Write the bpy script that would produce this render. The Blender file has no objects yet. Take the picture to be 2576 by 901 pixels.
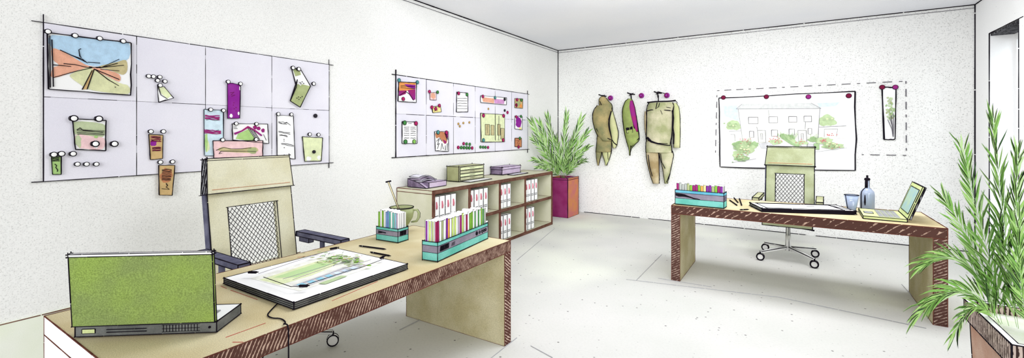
import bpy, math, random
from mathutils import Vector, Matrix
random.seed(7)
C = bpy.context.scene.collection
PI = math.pi
V = Vector

# ------------------------------------------------------------------ camera frame of the drawing
F_PX, CX, HY, H = 1111.0, 1288.0, 334.0, 1.5          # focal length and horizon in pixels, eye height
YAW = math.radians(32.29)
FWD = V((-math.sin(YAW), math.cos(YAW), 0)); RGT = V((math.cos(YAW), math.sin(YAW), 0))
XA, YB, XC, ZC = -3.85, 7.77, 1.95, 3.108             # left wall, back wall, right wall, ceiling

def ray(px, py):
    return FWD + RGT * ((px - CX) / F_PX) + V((0, 0, (HY - py) / F_PX))
EYE = V((0, 0, H))
def wa(px, py, off=0.0):                               # a point of the left wall
    d = ray(px, py); return EYE + d * ((XA + off) / d.x)
def wb(px, py, off=0.0):                               # a point of the back wall
    d = ray(px, py); return EYE + d * ((YB - off) / d.y)
def hz(px, py, z):                                     # a point of a level surface
    d = ray(px, py); return EYE + d * ((z - H) / d.z)
def dp(px, py, t):                                     # a point at a known distance
    return EYE + ray(px, py) * t

# ------------------------------------------------------------------ materials
def lin(c):
    return tuple((x/255/12.92 if x/255 <= .04045 else ((x/255+.055)/1.055)**2.4) for x in c) + (1,)
MATS = {}
def nodes(name):
    m = bpy.data.materials.new(name); m.use_nodes = True
    nt = m.node_tree; nt.nodes.clear()
    out = nt.nodes.new('ShaderNodeOutputMaterial')
    return m, nt, out
def nd(nt, t, **kw):
    n = nt.nodes.new(t)
    for k, v in kw.items(): setattr(n, k, v)
    return n
def mixc(nt, fac, a, b, mode='MIX'):
    n = nd(nt, 'ShaderNodeMix', data_type='RGBA', blend_type=mode)
    for sock, val in ((n.inputs[0], fac), (n.inputs[6], a), (n.inputs[7], b)):
        if hasattr(val, 'is_output'): nt.links.new(val, sock)
        else: sock.default_value = val
    return n.outputs[2]
def math_(nt, op, a, b=None, c=None):
    n = nd(nt, 'ShaderNodeMath', operation=op)
    for i, v in enumerate((a, b, c)):
        if v is None: continue
        if hasattr(v, 'is_output'): nt.links.new(v, n.inputs[i])
        else: n.inputs[i].default_value = v
    return n.outputs[0]
def noise(nt, co, scale, detail=2, rough=.5):
    n = nd(nt, 'ShaderNodeTexNoise'); n.inputs['Scale'].default_value = scale
    n.inputs['Detail'].default_value = detail; n.inputs['Roughness'].default_value = rough
    nt.links.new(co, n.inputs['Vector']); return n.outputs[0]
def ramp(nt, v, a, b, to0=0., to1=1.):
    n = nd(nt, 'ShaderNodeMapRange'); n.inputs[1].default_value = a; n.inputs[2].default_value = b
    n.inputs[3].default_value = to0; n.inputs[4].default_value = to1
    nt.links.new(v, n.inputs[0]); return n.outputs[0]
def finish(m, nt, out, col):
    d = nd(nt, 'ShaderNodeBsdfDiffuse')
    if hasattr(col, 'is_output'): nt.links.new(col, d.inputs[0])
    else: d.inputs[0].default_value = col
    nt.links.new(d.outputs[0], out.inputs[0]); return m

def marker(name, c1, c2=None, blot=5., grain=.10, gscale=230., speck=0.):
    """felt-marker wash: two tints in soft blotches with a pencil grain"""
    m, nt, out = nodes(name)
    co = nd(nt, 'ShaderNodeTexCoord').outputs['Object']
    col = lin(c1)
    if c2: col = mixc(nt, ramp(nt, noise(nt, co, blot, 3), .38, .62), lin(c1), lin(c2))
    if grain:
        g = ramp(nt, noise(nt, co, gscale, 1), .3, .7, 1 - grain * 1.6, 1 + grain * .6)
        gc = nd(nt, 'ShaderNodeCombineColor')
        for i in range(3): nt.links.new(g, gc.inputs[i])
        col = mixc(nt, 1., col, gc.outputs[0], 'MULTIPLY')
    if speck:
        s = ramp(nt, noise(nt, co, 60, 2, .6), .66, .72)
        s = math_(nt, 'MULTIPLY', s, speck)
        col = mixc(nt, s, col, lin((60, 55, 60)))
    MATS[name] = finish(m, nt, out, col)
    return m

def speckled(name, base, base2, dot, scale, keep, size, amount, tint=None, fine=0):
    """paper with fine ink dots"""
    m, nt, out = nodes(name)
    co = nd(nt, 'ShaderNodeTexCoord').outputs['Object']
    col = mixc(nt, ramp(nt, noise(nt, co, 1.1, 3), .35, .65), lin(base), lin(base2))
    if tint: col = mixc(nt, ramp(nt, noise(nt, co, .55, 2), .52, .7), col, lin(tint))
    for sc, kp, sz, am in ((scale, keep, size, amount), (scale * 1.9, keep, size * .95, amount * .55)):
        v = nd(nt, 'ShaderNodeTexVoronoi'); v.inputs['Scale'].default_value = sc
        nt.links.new(co, v.inputs['Vector'])
        near = ramp(nt, v.outputs['Distance'], sz * .55, sz, 1, 0)
        sep = nd(nt, 'ShaderNodeSeparateColor'); nt.links.new(v.outputs['Color'], sep.inputs[0])
        pick = math_(nt, 'LESS_THAN', sep.outputs[0], kp)
        f = math_(nt, 'MULTIPLY', math_(nt, 'MULTIPLY', near, pick), am)
        col = mixc(nt, f, col, lin(dot))
    if fine:
        f = ramp(nt, noise(nt, co, fine, 2, .7), .55, .68, 0, .34)
        col = mixc(nt, f, col, lin((120, 120, 118)))
    g = ramp(nt, noise(nt, co, 55, 2, .6), .45, .75, 0, .10 if amount > .3 else .05)
    col = mixc(nt, g, col, lin((150, 150, 150)))
    MATS[name] = finish(m, nt, out, col)

def hatched(name, ground, ink, vec, period, duty, wob=.6):
    """parallel pen strokes over a ground colour; vec picks the stroke spacing direction"""
    m, nt, out = nodes(name)
    co = nd(nt, 'ShaderNodeTexCoord').outputs['Object']
    dot = nd(nt, 'ShaderNodeVectorMath', operation='DOT_PRODUCT'); dot.inputs[1].default_value = vec
    nt.links.new(co, dot.inputs[0])
    s = math_(nt, 'DIVIDE', dot.outputs['Value'], period)
    s = math_(nt, 'ADD', s, math_(nt, 'MULTIPLY', noise(nt, co, 9, 2), wob))
    fr = math_(nt, 'FRACT', s)
    n2 = ramp(nt, noise(nt, co, 26, 3, .65), .3, .7, -.34, .34)
    f = ramp(nt, math_(nt, 'ADD', fr, n2), duty - .06, duty + .06)
    col = mixc(nt, f, lin(ink), lin(ground))
    MATS[name] = finish(m, nt, out, col)

def glassy(name, col, rough=.02, alpha=.55):
    m, nt, out = nodes(name)
    t = nd(nt, 'ShaderNodeBsdfTransparent'); t.inputs[0].default_value = lin(col)
    g = nd(nt, 'ShaderNodeBsdfGlossy'); g.inputs['Roughness'].default_value = rough
    d = nd(nt, 'ShaderNodeBsdfDiffuse'); d.inputs[0].default_value = lin(col)
    a = nd(nt, 'ShaderNodeMixShader'); a.inputs[0].default_value = alpha
    nt.links.new(t.outputs[0], a.inputs[1]); nt.links.new(d.outputs[0], a.inputs[2])
    b = nd(nt, 'ShaderNodeMixShader'); b.inputs[0].default_value = .06
    nt.links.new(a.outputs[0], b.inputs[1]); nt.links.new(g.outputs[0], b.inputs[2])
    nt.links.new(b.outputs[0], out.inputs[0]); MATS[name] = m

marker('ink', (28, 24, 32), grain=0)
marker('ink_soft', (95, 92, 100), grain=0)
marker('pencil', (176, 176, 180), grain=0)
marker('red_pencil', (190, 92, 84), grain=0)
marker('brown_ink', (92, 52, 46), (118, 74, 62), 14, .12)
marker('paper', (250, 250, 250), grain=.015)
marker('cream', (226, 214, 176), grain=.02)
speckled('wall_paper', (245, 245, 243), (249, 249, 247), (96, 96, 96), 66, .62, .20, .55, None, 120)
speckled('back_paper', (241, 241, 239), (246, 246, 244), (90, 90, 90), 40, .66, .215, .62, None, 62)
speckled('floor_paper', (212, 213, 208), (220, 219, 216), (62, 60, 62), 17, .16, .17, .75, (236, 239, 226))
speckled('white_wall', (251, 251, 251), (251, 251, 251), (150, 150, 150), 20, .05, .15, .3)
marker('ceiling_wash', (243, 244, 250), (248, 248, 252), .7, .03, 150)
marker('low_panel', (244, 247, 236), (234, 241, 218), 2.2, .02)
marker('lilac_board', (232, 230, 241), (238, 236, 245), 2.5, .03)
marker('desk_wood', (206, 191, 150), (222, 211, 176), 3, .13, 260)
marker('panel_wood', (180, 170, 132), (198, 190, 158), 4, .15, 240)
hatched('desk_edge', (196, 168, 150), (90, 62, 55), (0, 1, -.45), .016, .76)
hatched('desk_edge_back', (186, 158, 140), (84, 58, 52), (1, 0, -1.3), .07, .97)
hatched('leg_edge', (208, 186, 170), (92, 62, 56), (0, .7, 1), .022, .76)
hatched('leg_edge_back', (180, 158, 144), (88, 62, 56), (-.6, 0, 1), .024, .80)
marker('case_wood', (208, 207, 180), (218, 216, 194), 4, .09)
marker('case_edge', (98, 68, 58), (124, 92, 78), 9, .12)
marker('chair_cloth', (212, 207, 176), (222, 219, 194), 4, .09)
marker('chair_green', (158, 164, 128), (176, 182, 150), 6, .12)
marker('slate', (88, 88, 108), (112, 112, 132), 10, .1)
marker('lid_green', (138, 156, 94), (148, 172, 88), 5, .20, 230)
marker('grey_dark', (98, 100, 98), (122, 124, 122), 12, .1)
marker('grey_mid', (150, 150, 152), (170, 170, 172), 12, .08)
marker('lime', (200, 212, 148), (212, 222, 164), 10, .06)
marker('screen_blue', (176, 200, 178), (158, 190, 196), 9, .04)
marker('teal', (104, 188, 176), (128, 204, 196), 9, .09)
marker('blue_teal', (96, 172, 200), (120, 190, 208), 9, .09)
marker('band_grey', (134, 128, 146), (152, 146, 162), 10, .1)
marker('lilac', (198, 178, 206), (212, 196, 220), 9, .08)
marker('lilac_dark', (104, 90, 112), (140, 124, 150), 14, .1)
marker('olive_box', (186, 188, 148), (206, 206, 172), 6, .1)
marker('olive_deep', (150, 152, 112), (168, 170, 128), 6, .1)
marker('mug_green', (176, 184, 140), (158, 166, 118), 9, .09)
marker('coffee', (98, 52, 46), grain=.1)
marker('plum', (138, 44, 96), (150, 60, 112), 6, .18)
marker('terracotta', (206, 136, 92), (198, 120, 116), 6, .14)
marker('pot_brown', (186, 148, 128), (200, 170, 152), 5, .12)
hatched('pot_rim', (196, 178, 168), (62, 48, 46), (1, 1, 0), .022, .45)
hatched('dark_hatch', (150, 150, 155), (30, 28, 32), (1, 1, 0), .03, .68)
marker('leaf_light', (178, 214, 136), (160, 202, 114), 14, .05)
marker('leaf_mid', (132, 182, 92), (146, 192, 106), 14, .06)
marker('leaf_dark', (70, 98, 66), (86, 116, 74), 14, .06)
marker('leaf_pale', (196, 224, 166), grain=.04)
marker('soil_pale', (240, 243, 232), (228, 238, 212), 9, .04)
marker('pink_label', (206, 116, 132), grain=.04)
marker('cloth_olive', (136, 136, 98), (184, 166, 118), 4, .18, 170)
marker('cloth_light', (208, 208, 160), (196, 202, 146), 5, .09, 160)
marker('cloth_sand', (214, 208, 178), (164, 168, 124), 3.6, .14, 170)
marker('cloth_tan', (168, 148, 108), (206, 192, 158), 4, .14, 170)
marker('cloth_green', (160, 176, 104), (138, 150, 90), 6, .1, 160)
marker('purple', (142, 44, 150), (154, 60, 160), 9, .05)
marker('magenta', (160, 48, 112), (150, 48, 132), 9, .06)
marker('maroon', (122, 34, 66), grain=.05)
for n, c in dict(blue_wash=(178, 208, 232), brick=(226, 168, 142), meadow=(214, 216, 172), straw=(214, 190, 140),
                 pink=(238, 202, 204), sage=(186, 198, 160), fresh=(172, 208, 132), tan=(206, 176, 124), rust=(190, 128, 92),
                 pale_blue=(206, 226, 238), olive_slip=(166, 176, 126), pale_green=(222, 230, 186), orange=(222, 148, 84),
                 roof=(212, 214, 213), facade=(238, 238, 230), bush=(186, 206, 162), bush2=(160, 188, 140), flower=(216, 120, 130),
                 line_grey=(140, 140, 146), stone=(205, 205, 208), khaki=(196, 184, 140), mauve=(206, 150, 200), sky_faint=(208, 222, 240),
                 yellow=(236, 220, 150), f_blue=(120, 152, 206), f_cyan=(150, 200, 220), f_green=(128, 180, 64), f_dgreen=(76, 140, 70),
                 f_orange=(228, 164, 84), f_violet=(126, 52, 146), f_lime=(198, 218, 120), f_grey=(176, 180, 176), f_red=(150, 40, 84),
                 gold=(196, 160, 96)).items():
    marker(n, c, tuple(min(255, int(x * 1.05 + 4)) for x in c), 22, .05)
marker('m_white', (252, 252, 252), grain=0)
marker('m_pink', (178, 48, 104), grain=.05); marker('m_green', (74, 140, 76), grain=.05)
marker('m_teal', (84, 150, 150), grain=.05); marker('m_black', (52, 50, 56), grain=0)
marker('m_fresh', (140, 196, 100), grain=.05)
glassy('tumbler_glass', (196, 210, 234), alpha=.55)
glassy('bottle_glass', (176, 188, 212), alpha=.72)
glassy('pane_glass', (246, 250, 252), alpha=.08)

# ------------------------------------------------------------------ mesh builder
class B:
    def __init__(self, xf=None):
        self.v, self.f, self.m, self.s, self.keys, self.xf = [], [], [], [], [], xf
    def key(self, k):
        if k not in self.keys: self.keys.append(k)
        return self.keys.index(k)
    def add(self, pts, faces, k, smooth=False):
        o = len(self.v)
        for p in pts:
            p = V(p)
            self.v.append(self.xf @ p if self.xf else p)
        ki = self.key(k)
        for f in faces:
            self.f.append(tuple(o + i for i in f)); self.m.append(ki); self.s.append(smooth)
        return self
    def poly(self, pts, k): return self.add(pts, [tuple(range(len(pts)))], k)
    def box(self, lo, hi, k, ink=0, faces=None, over=0, inkmat='ink', gap=True):
        (x0, y0, z0), (x1, y1, z1) = lo, hi
        p = [V((x, y, z)) for z in (z0, z1) for y in (y0, y1) for x in (x0, x1)]
        return self.hexa(p, k, ink, faces, over, inkmat, gap)
    def hexa(self, p, k, ink=0, faces=None, over=0, inkmat='ink', gap=True):
        """p: eight corners, index = x + 2y + 4z"""
        fs = {'-z': (0, 2, 3, 1), '+z': (4, 5, 7, 6), '-y': (0, 1, 5, 4), '+y': (2, 6, 7, 3), '-x': (0, 4, 6, 2), '+x': (1, 3, 7, 5)}
        for n, f in fs.items():
            self.add([p[i] for i in f], [(0, 1, 2, 3)], (faces or {}).get(n, k))
        if ink:
            for a, b in ((0,1),(2,3),(4,5),(6,7),(0,2),(1,3),(4,6),(5,7),(0,4),(1,5),(2,6),(3,7)):
                lift = (p[b] - p[a]).normalized() * over if b - a == 4 and over else V((0, 0, 0))
                self.ink(p[a] + lift, p[b], ink, over, inkmat, gap)
        return self
    def tube(self, pts, r, k='ink', n=6, closed=False, smooth=True):
        pts = [V(p) for p in pts]; N = len(pts)
        if N < 2: return self
        rs = r if isinstance(r, (list, tuple)) else [r] * N
        ring = []; prev = None
        for i in range(N):
            a = pts[(i - 1) % N] if (closed or i > 0) else pts[i]
            b = pts[(i + 1) % N] if (closed or i < N - 1) else pts[i]
            t = (b - a)
            t = t.normalized() if t.length > 1e-9 else V((0, 0, 1))
            if prev is None:
                u = t.cross(V((0, 0, 1)) if abs(t.z) < .9 else V((1, 0, 0))).normalized()
            else:
                u = (prev - t * prev.dot(t)); u = u.normalized() if u.length > 1e-6 else t.orthogonal().normalized()
            prev = u; w = t.cross(u)
            for j in range(n):
                an = 2 * PI * (j + .5) / n
                ring.append(pts[i] + (u * math.cos(an) + w * math.sin(an)) * rs[i])
        fs = []
        for i in range(N if closed else N - 1):
            a, b = i * n, ((i + 1) % N) * n
            for j in range(n): fs.append((a + j, a + (j + 1) % n, b + (j + 1) % n, b + j))
        if not closed: fs += [tuple(range(n - 1, -1, -1)), tuple(range((N - 1) * n, N * n))]
        return self.add(ring, fs, k, smooth and n > 4)
    def ink(self, p, q, r=.004, over=0, k='ink', gap=True):
        """a drawn pen line: slightly uneven, sometimes broken"""
        p, q = V(p), V(q); d = q - p; L = d.length
        if L < 1e-5: return self
        u = d / L; p = p - u * over; q = q + u * over; L += 2 * over
        segs = [(0., 1.)]
        if gap and L > 60 * r:
            segs = []; a = 0.
            while a < 1:
                ln = random.uniform(30, 130) * r / L
                b = min(1, a + ln)
                if 1 - b < 10 * r / L: b = 1
                segs.append((a, b)); a = b + random.uniform(.8, 2.2) * r / L
        for a, b in segs:
            n = max(2, min(6, int((b - a) * L / .12) + 2))
            self.tube([p + u * L * (a + (b - a) * i / (n - 1)) for i in range(n)],
                      [r * random.uniform(.75, 1.15) for _ in range(n)], k, 4)
        return self
    def lathe(self, prof, k, n=24, c=(0, 0, 0), caps=True):
        c = V(c); pts = []; fs = []
        for r, z in prof:
            for j in range(n):
                a = 2 * PI * j / n; pts.append(c + V((r * math.cos(a), r * math.sin(a), z)))
        for i in range(len(prof) - 1):
            for j in range(n):
                fs.append((i*n + j, i*n + (j+1) % n, (i+1)*n + (j+1) % n, (i+1)*n + j))
        if caps:
            fs.append(tuple(range(n - 1, -1, -1))); fs.append(tuple(range((len(prof)-1)*n, len(prof)*n)))
        return self.add(pts, fs, k, True)
    def ball(self, c, r, k, n=14, squash=(1, 1, 1)):
        c = V(c); pts = []; fs = []; m = n // 2
        for i in range(m + 1):
            th = PI * i / m
            for j in range(n):
                ph = 2 * PI * j / n
                pts.append(c + V((r*math.sin(th)*math.cos(ph)*squash[0], r*math.sin(th)*math.sin(ph)*squash[1], r*math.cos(th)*squash[2])))
        for i in range(m):
            for j in range(n): fs.append((i*n+j, (i+1)*n+j, (i+1)*n+(j+1) % n, i*n+(j+1) % n))
        return self.add(pts, fs, k, True)
    def mesh(self, name):
        me = bpy.data.meshes.new(name)
        me.from_pydata([tuple(p) for p in self.v], [], self.f)
        for k in self.keys: me.materials.append(MATS[k])
        me.polygons.foreach_set('material_index', self.m)
        me.polygons.foreach_set('use_smooth', self.s)
        me.update(); return me
    def build(self, name, parent=None, loc=None):
        o = bpy.data.objects.new(name, self.mesh(name)); C.objects.link(o)
        if parent: o.parent = parent
        if loc is not None: o.location = loc
        return o
    def local(self, name, parent):
        """points given in world space, linked under an unrotated Empty"""
        self.v = [p - parent.location for p in self.v]
        return self.build(name, parent)

def tag(o, label, cat, group=None, kind=None):
    n = len(label.split())
    if not 4 <= n <= 16: print('LABEL', n, label)
    o['label'] = label; o['category'] = cat
    if group: o['group'] = group
    if kind: o['kind'] = kind
    return o
def thing(name, label, cat, loc=(0, 0, 0), rz=0, group=None):
    o = bpy.data.objects.new(name, None); C.objects.link(o); o.empty_display_size = .1
    o.location = loc; o.rotation_euler = (0, 0, rz)
    return tag(o, label, cat, group)
def solo(b, name, label, cat, base, group=None):
    """a thing that is one mesh, its origin set at its base"""
    base = V(base); b.v = [p - base for p in b.v]
    return tag(b.build(name, None, base), label, cat, group)
def struct(name, b, parent=None):
    o = b.build(name, parent)
    if not parent: o['kind'] = 'structure'
    return o

# ------------------------------------------------------------------ the room
Y0 = -1.0
struct('floor', B().box((XA - .1, Y0 - .6, -.1), (XC + .3, YB + .1, 0), 'floor_paper'))
wall_left = struct('wall_left', B().box((XA - .1, Y0, 0), (XA, YB + .1, ZC), 'wall_paper'))
wall_back = struct('wall_back', B().box((XA, YB, 0), (XC + .3, YB + .1, ZC), 'back_paper'))
struct('ceiling', B().box((XA - .1, 3.3, ZC), (XC + .3, YB + .1, ZC + .1), 'ceiling_wash'))
WY0, WY1, WZ = 6.52, 7.31, 2.655
w = B()
w.box((XC, 4.2, 0), (XC + .3, WY0, ZC), 'white_wall')
w.box((XC, WY1, 0), (XC + .3, YB, ZC), 'white_wall')
w.box((XC, WY0, WZ), (XC + .3, WY1, ZC), 'white_wall')
for y in (WY0, WY1): w.ink((XC - .001, y, 0), (XC - .001, y, WZ), .0055)
w.ink((XC - .001, WY0 - .1, WZ), (XC - .001, WY1, WZ), .0055)
struct('wall_right', w)
win = B()
for lo, hi in (((XC + .2, WY0, 0), (XC + .26, WY0 + .06, WZ)), ((XC + .2, WY1 - .06, 0), (XC + .26, WY1, WZ)),
               ((XC + .2, WY0 + .06, WZ - .1), (XC + .26, WY1 - .06, WZ - .03)), ((XC + .2, WY0 + .06, 0), (XC + .26, WY1 - .06, .08))):
    win.box(lo, hi, 'paper')
wo = struct('window_1', win)
B().box((XC + .225, WY0 + .06, .08), (XC + .235, WY1 - .06, WZ - .1), 'pane_glass').build('pane', wo)
B().box((XC + .01, WY0 + .004, WZ - .03), (XC + .29, WY1 - .004, WZ - .001), 'dark_hatch').build('soffit_shade_hatch', wo)  # dark strokes put the shade under the lintel into the plate's colour

def trim(i, b):
    o = b.build('trim_%d' % i); o['kind'] = 'structure'
e = .004
trim(1, B().ink((XA + e, YB - e, 0), (XA + e, YB - e, ZC), .010))
b = B(); b.ink((XA + e, 3.32, ZC - e), (XA + e, YB, ZC - e), .010); b.ink((XA + e, 3.32, ZC - .05), (XA + e, YB, ZC - .045), .004, k='ink_soft'); trim(2, b)
b = B(); b.ink((XA, YB - e, ZC - e), (XC, YB - e, ZC - e), .009); b.ink((XA, YB - e, ZC - .05), (XC, YB - e, ZC - .045), .004, k='ink_soft'); trim(3, b)
trim(4, B().ink((XC - e, YB - e, 0), (XC - e, YB - e, ZC), .009))
trim(5, B().ink((XC - e, 4.6, ZC - e), (XC - e, YB, ZC - e), .006))
b = B()
for a, c in ((-3.3, -2.25), (-2.1, .18), (.30, XC)): b.ink((a, YB - e, e), (c, YB - e, e), .007)
trim(6, b)
b = B().box((XA, -.9, 0), (XA + .028, 2.4, .40), 'low_panel'); b.ink((XA + .028, -.9, .40), (XA + .028, 2.4, .40), .0035, k='brown_ink')
b.build('low_panelling', wall_left)

# dashed outline drawn on the back wall around the pinned posters
b = B()
def dashed(p, q, r=.006, dash=.10, gap=.07):
    p, q = V(p), V(q); L = (q - p).length; u = (q - p) / L; s = 0; i = 0
    while s < L:
        ln = dash if i % 3 else dash * .35
        b.tube([p + u * s, p + u * min(L, s + ln)], r, 'ink_soft', 4); s += ln + gap; i += 1
q = [wb(x, y, .010) for x, y in ((1804, 228), (2279, 204), (2280, 391), (1800, 384))]
for i in (0, 1, 3): dashed(q[i], q[(i + 1) % 4])
dashed(q[2], wb(2168, 389, .010))
b.build('dashed_line', wall_back)
# thin pencil construction lines on the floor
b = B()
for p, q_ in (((1575, 703), (1960, 748)), ((1960, 748), (2330, 826)), ((1655, 700), (1790, 722)), ((2268, 715), (2345, 800)), ((1600, 706), (1665, 640)),
              ((1300, 655), (1395, 575)), ((1005, 830), (1110, 778)), ((1230, 905), (1300, 850)), ((1335, 870), (1390, 900))):
    b.ink(hz(*p, .003), hz(*q_, .003), .0028, k='pencil')
trim(7, b)

# ------------------------------------------------------------------ wall boards
def ordn(i): return ('first', 'second', 'third', 'fourth', 'fifth', 'sixth', 'seventh', 'eighth', 'ninth', 'tenth', 'eleventh', 'twelfth',
                     'thirteenth', 'fourteenth', 'fifteenth', 'sixteenth', 'seventeenth', 'eighteenth', 'nineteenth', 'twentieth',
                     'twenty-first', 'twenty-second', 'twenty-third', 'twenty-fourth', 'twenty-fifth', 'twenty-sixth')[i]
def boards(ys, z0, zm, z1, ink, what, group, over):
    for r, (a, c) in enumerate(((zm, z1), (z0, zm))):
        for i in range(len(ys) - 1):
            b = B(); y0, y1 = ys[i], ys[i + 1]
            b.box((XA - .0005, y0 + .001, a + .001), (XA + .012, y1 - .001, c - .001), 'lilac_board')
            x = XA + .012 - ink * .5
            if r == 0: b.ink((x, y0 - (over if i == 0 else 0), c), (x, y1 + (over if i == len(ys) - 2 else 0), c), ink)
            else: b.ink((x, y0 - (over if i == 0 else 0), a), (x, y1 + (over if i == len(ys) - 2 else 0), a), ink)
            b.ink((x, y0, a), (x, y0, c + (over if r == 0 and i == 0 else 0)), ink * (1.1 if i == 0 else .8))
            if r == 0: b.ink((x, y0, a), (x, y1, a), ink * .75)
            if i == len(ys) - 2: b.ink((x, y1, a - (over if r else 0)), (x, y1, c + (0 if r else over)), ink)
            row = ('upper', 'lower')[r]
            solo(b, 'magnet_board', 'pale lilac panel, %s row, %s from left, %s' % (row, ordn(i), what), 'board',
                 (XA, (y0 + y1) / 2, a), group)
bys = [wa(x, 250).y for x in (108, 342, 515, 682, 826)]
boards(bys, 1.203, 1.718, 2.17, .0037, 'large board behind near chair', 'panels of the large wall board', .05)
cys = [wa(x, 290).y for x in (994.4, 1070.7, 1139, 1194, 1244, 1285.7, 1326)]
boards(cys, 1.215, 1.717, 2.166, .0062, 'smaller board above the bookcase', 'panels of the smaller wall board', .06)

# ------------------------------------------------------------------ sheets and magnets
class Sheet:
    """a sheet of paper hung on a wall; fills and strokes are given in its own u, v (v down)"""
    def __init__(self, wall, quad, off, base='paper', edge=.004, k='ink', curl=0, gap=True):
        self.w = wall; f = wa if wall == 'A' else wb
        if wall == 'A': off += .004
        self.q = [f(x, y, off) for x, y in quad]; self.n = V((1, 0, 0)) if wall == 'A' else V((0, -1, 0))
        self.b = B(); self.lay = 0; self.curl = curl
        self.k = 1 if wall == 'B' else (.70 if quad[0][0] < 900 else .85)
        N = 5
        fr = [[self.at(i / N, j / N) for i in range(N + 1)] for j in range(N + 1)]
        pts = [p for row in fr for p in row]; bk = [p - self.n * .0016 for p in pts]
        fs = []; M1 = (N + 1) ** 2
        for j in range(N):
            for i in range(N):
                a = j * (N + 1) + i; fs.append((a, a + N + 1, a + N + 2, a + 1)); fs.append((M1 + a, M1 + a + 1, M1 + a + N + 2, M1 + a + N + 1))
        rim = [i for i in range(N + 1)] + [j*(N+1)+N for j in range(1, N+1)] + [N*(N+1)+i for i in range(N-1, -1, -1)] + [j*(N+1) for j in range(N-1, 0, -1)]
        for a, c in zip(rim, rim[1:] + rim[:1]): fs.append((a, c, M1 + c, M1 + a))
        self.b.add(pts + bk, fs, base)
        if edge:
            for a, c in (((0,0),(1,0)), ((1,0),(1,1)), ((1,1),(0,1)), ((0,1),(0,0))):
                self.line([(a[0] + (c[0]-a[0]) * t / 5, a[1] + (c[1]-a[1]) * t / 5) for t in range(6)], edge * random.uniform(.8, 1.25), k, wob=.006)
    def at(self, u, v, h=0):
        a, b_, c, d = self.q
        p = (a * (1-u) + b_ * u) * (1-v) + (d * (1-u) + c * u) * v
        return p + self.n * (h + self.curl * v * v)
    def fill(self, uv, k):
        self.lay += 1
        if len(uv) >= 6:
            src = list(uv); uv = []
            for i in range(len(src)):
                p0, p1, p2, p3 = src[i - 1], src[i], src[(i + 1) % len(src)], src[(i + 2) % len(src)]
                for t in (0, .33, .66):
                    uv.append(tuple(.5 * (2*b_ + (c_-a_)*t + (2*a_-5*b_+4*c_-d_)*t*t + (3*b_-a_-3*c_+d_)*t**3) for a_, b_, c_, d_ in zip(p0, p1, p2, p3)))
        uv = [(max(.01, min(.99, u)), max(.01, min(.99, v))) for u, v in uv]
        self.b.poly([self.at(u, v, .0004 * self.lay + .0004) for u, v in uv], k); return self
    def blob(self, u, v, ru, rv, k, n=14, rough=.25):
        return self.fill([(u + ru * math.cos(2*PI*i/n) * random.uniform(1-rough, 1+rough*.6), v + rv * math.sin(2*PI*i/n) * random.uniform(1-rough, 1+rough*.6)) for i in range(n)], k)
    def rect(self, u0, v0, u1, v1, k): return self.fill([(u0, v0), (u1, v0), (u1, v1), (u0, v1)], k)
    def line(self, uv, r=.003, k='ink', wob=0):
        self.b.tube([self.at(u + random.uniform(-wob, wob), v + random.uniform(-wob, wob), .001 + .0003 * self.lay) for u, v in uv],
                    [r * self.k * random.uniform(.7, 1.2) for _ in uv], k, 4); return self
    def scrib(self, u0, u1, vs, r=.003, k='ink'):
        for v in vs:
            self.line([(u0 + (u1 - u0) * i / 4 + random.uniform(-.01, .01), v + random.uniform(-.012, .012)) for i in range(5)], r, k)
        return self
    def done(self, name, label, cat='paper', group=None):
        group = group or ('posters on the back wall' if self.w == 'B' else 'papers on the large board' if self.q[0].y < 3 else 'papers on the smaller board')
        return solo(self.b, name, label, cat, (self.q[3] + self.q[2]) / 2, group)

MAG = {}
def magnet(wall, px, py, col, size, label, off=.017, group='magnets on the wall boards'):
    f = wa if wall == 'A' else wb
    p = f(px, py, off + (.002 if wall == 'A' else 0)); key = (wall, col, size)
    if key not in MAG:
        b = B(); n = 14
        t = .012
        ax = (V((0, 1, 0)), V((0, 0, 1)), V((1, 0, 0))) if wall == 'A' else (V((1, 0, 0)), V((0, 0, 1)), V((0, -1, 0)))
        rings = [(size, 0), (size, t * .7), (size * .8, t), (size * .35, t * 1.05)]
        pts = [ax[0] * r * math.cos(2*PI*j/n) + ax[1] * r * math.sin(2*PI*j/n) + ax[2] * h for r, h in rings for j in range(n)]
        fs = [(i*n+j, i*n+(j+1) % n, (i+1)*n+(j+1) % n, (i+1)*n+j) for i in range(3) for j in range(n)] + [tuple(range(3*n, 4*n)), tuple(range(n-1, -1, -1))]
        b.add(pts, fs, col, True)
        b.tube([ax[0] * size * math.cos(2*PI*j/n) + ax[1] * size * math.sin(2*PI*j/n) + ax[2] * t * .7 for j in range(n)], size * (.25 if col == 'm_white' else .13), 'ink', 4, True)
        if col == 'm_white':
            b.tube([ax[0] * (size * .55 * math.cos(2*PI*j/n) - size * .75) + ax[1] * size * .8 * math.sin(2*PI*j/n) + ax[2] * t * .4 for j in range(3, 11)], size * .12, 'ink', 4)
        MAG[key] = b.mesh('magnet')
    o = bpy.data.objects.new('magnet', MAG[key]); C.objects.link(o); o.location = p
    return tag(o, label, 'magnet', group)
CN = {'m_white': 'white', 'm_pink': 'dark pink', 'm_green': 'green', 'm_teal': 'teal', 'm_black': 'black', 'm_fresh': 'light green', 'gold': 'tan', 'magenta': 'magenta', 'maroon': 'maroon'}
def pins(wall, items, what, size, off=.020):
    """items: (px, py, colour, where on the sheet)"""
    for px, py, c, where in items:
        magnet(wall, px, py, c, size, 'round %s magnet %s the %s' % (CN[c], where, what), off)
TL, TR, BL, BR, MD = 'at the top left corner of', 'at the top right corner of', 'at the lower left of', 'at the lower right of', 'in the middle of'

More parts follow.
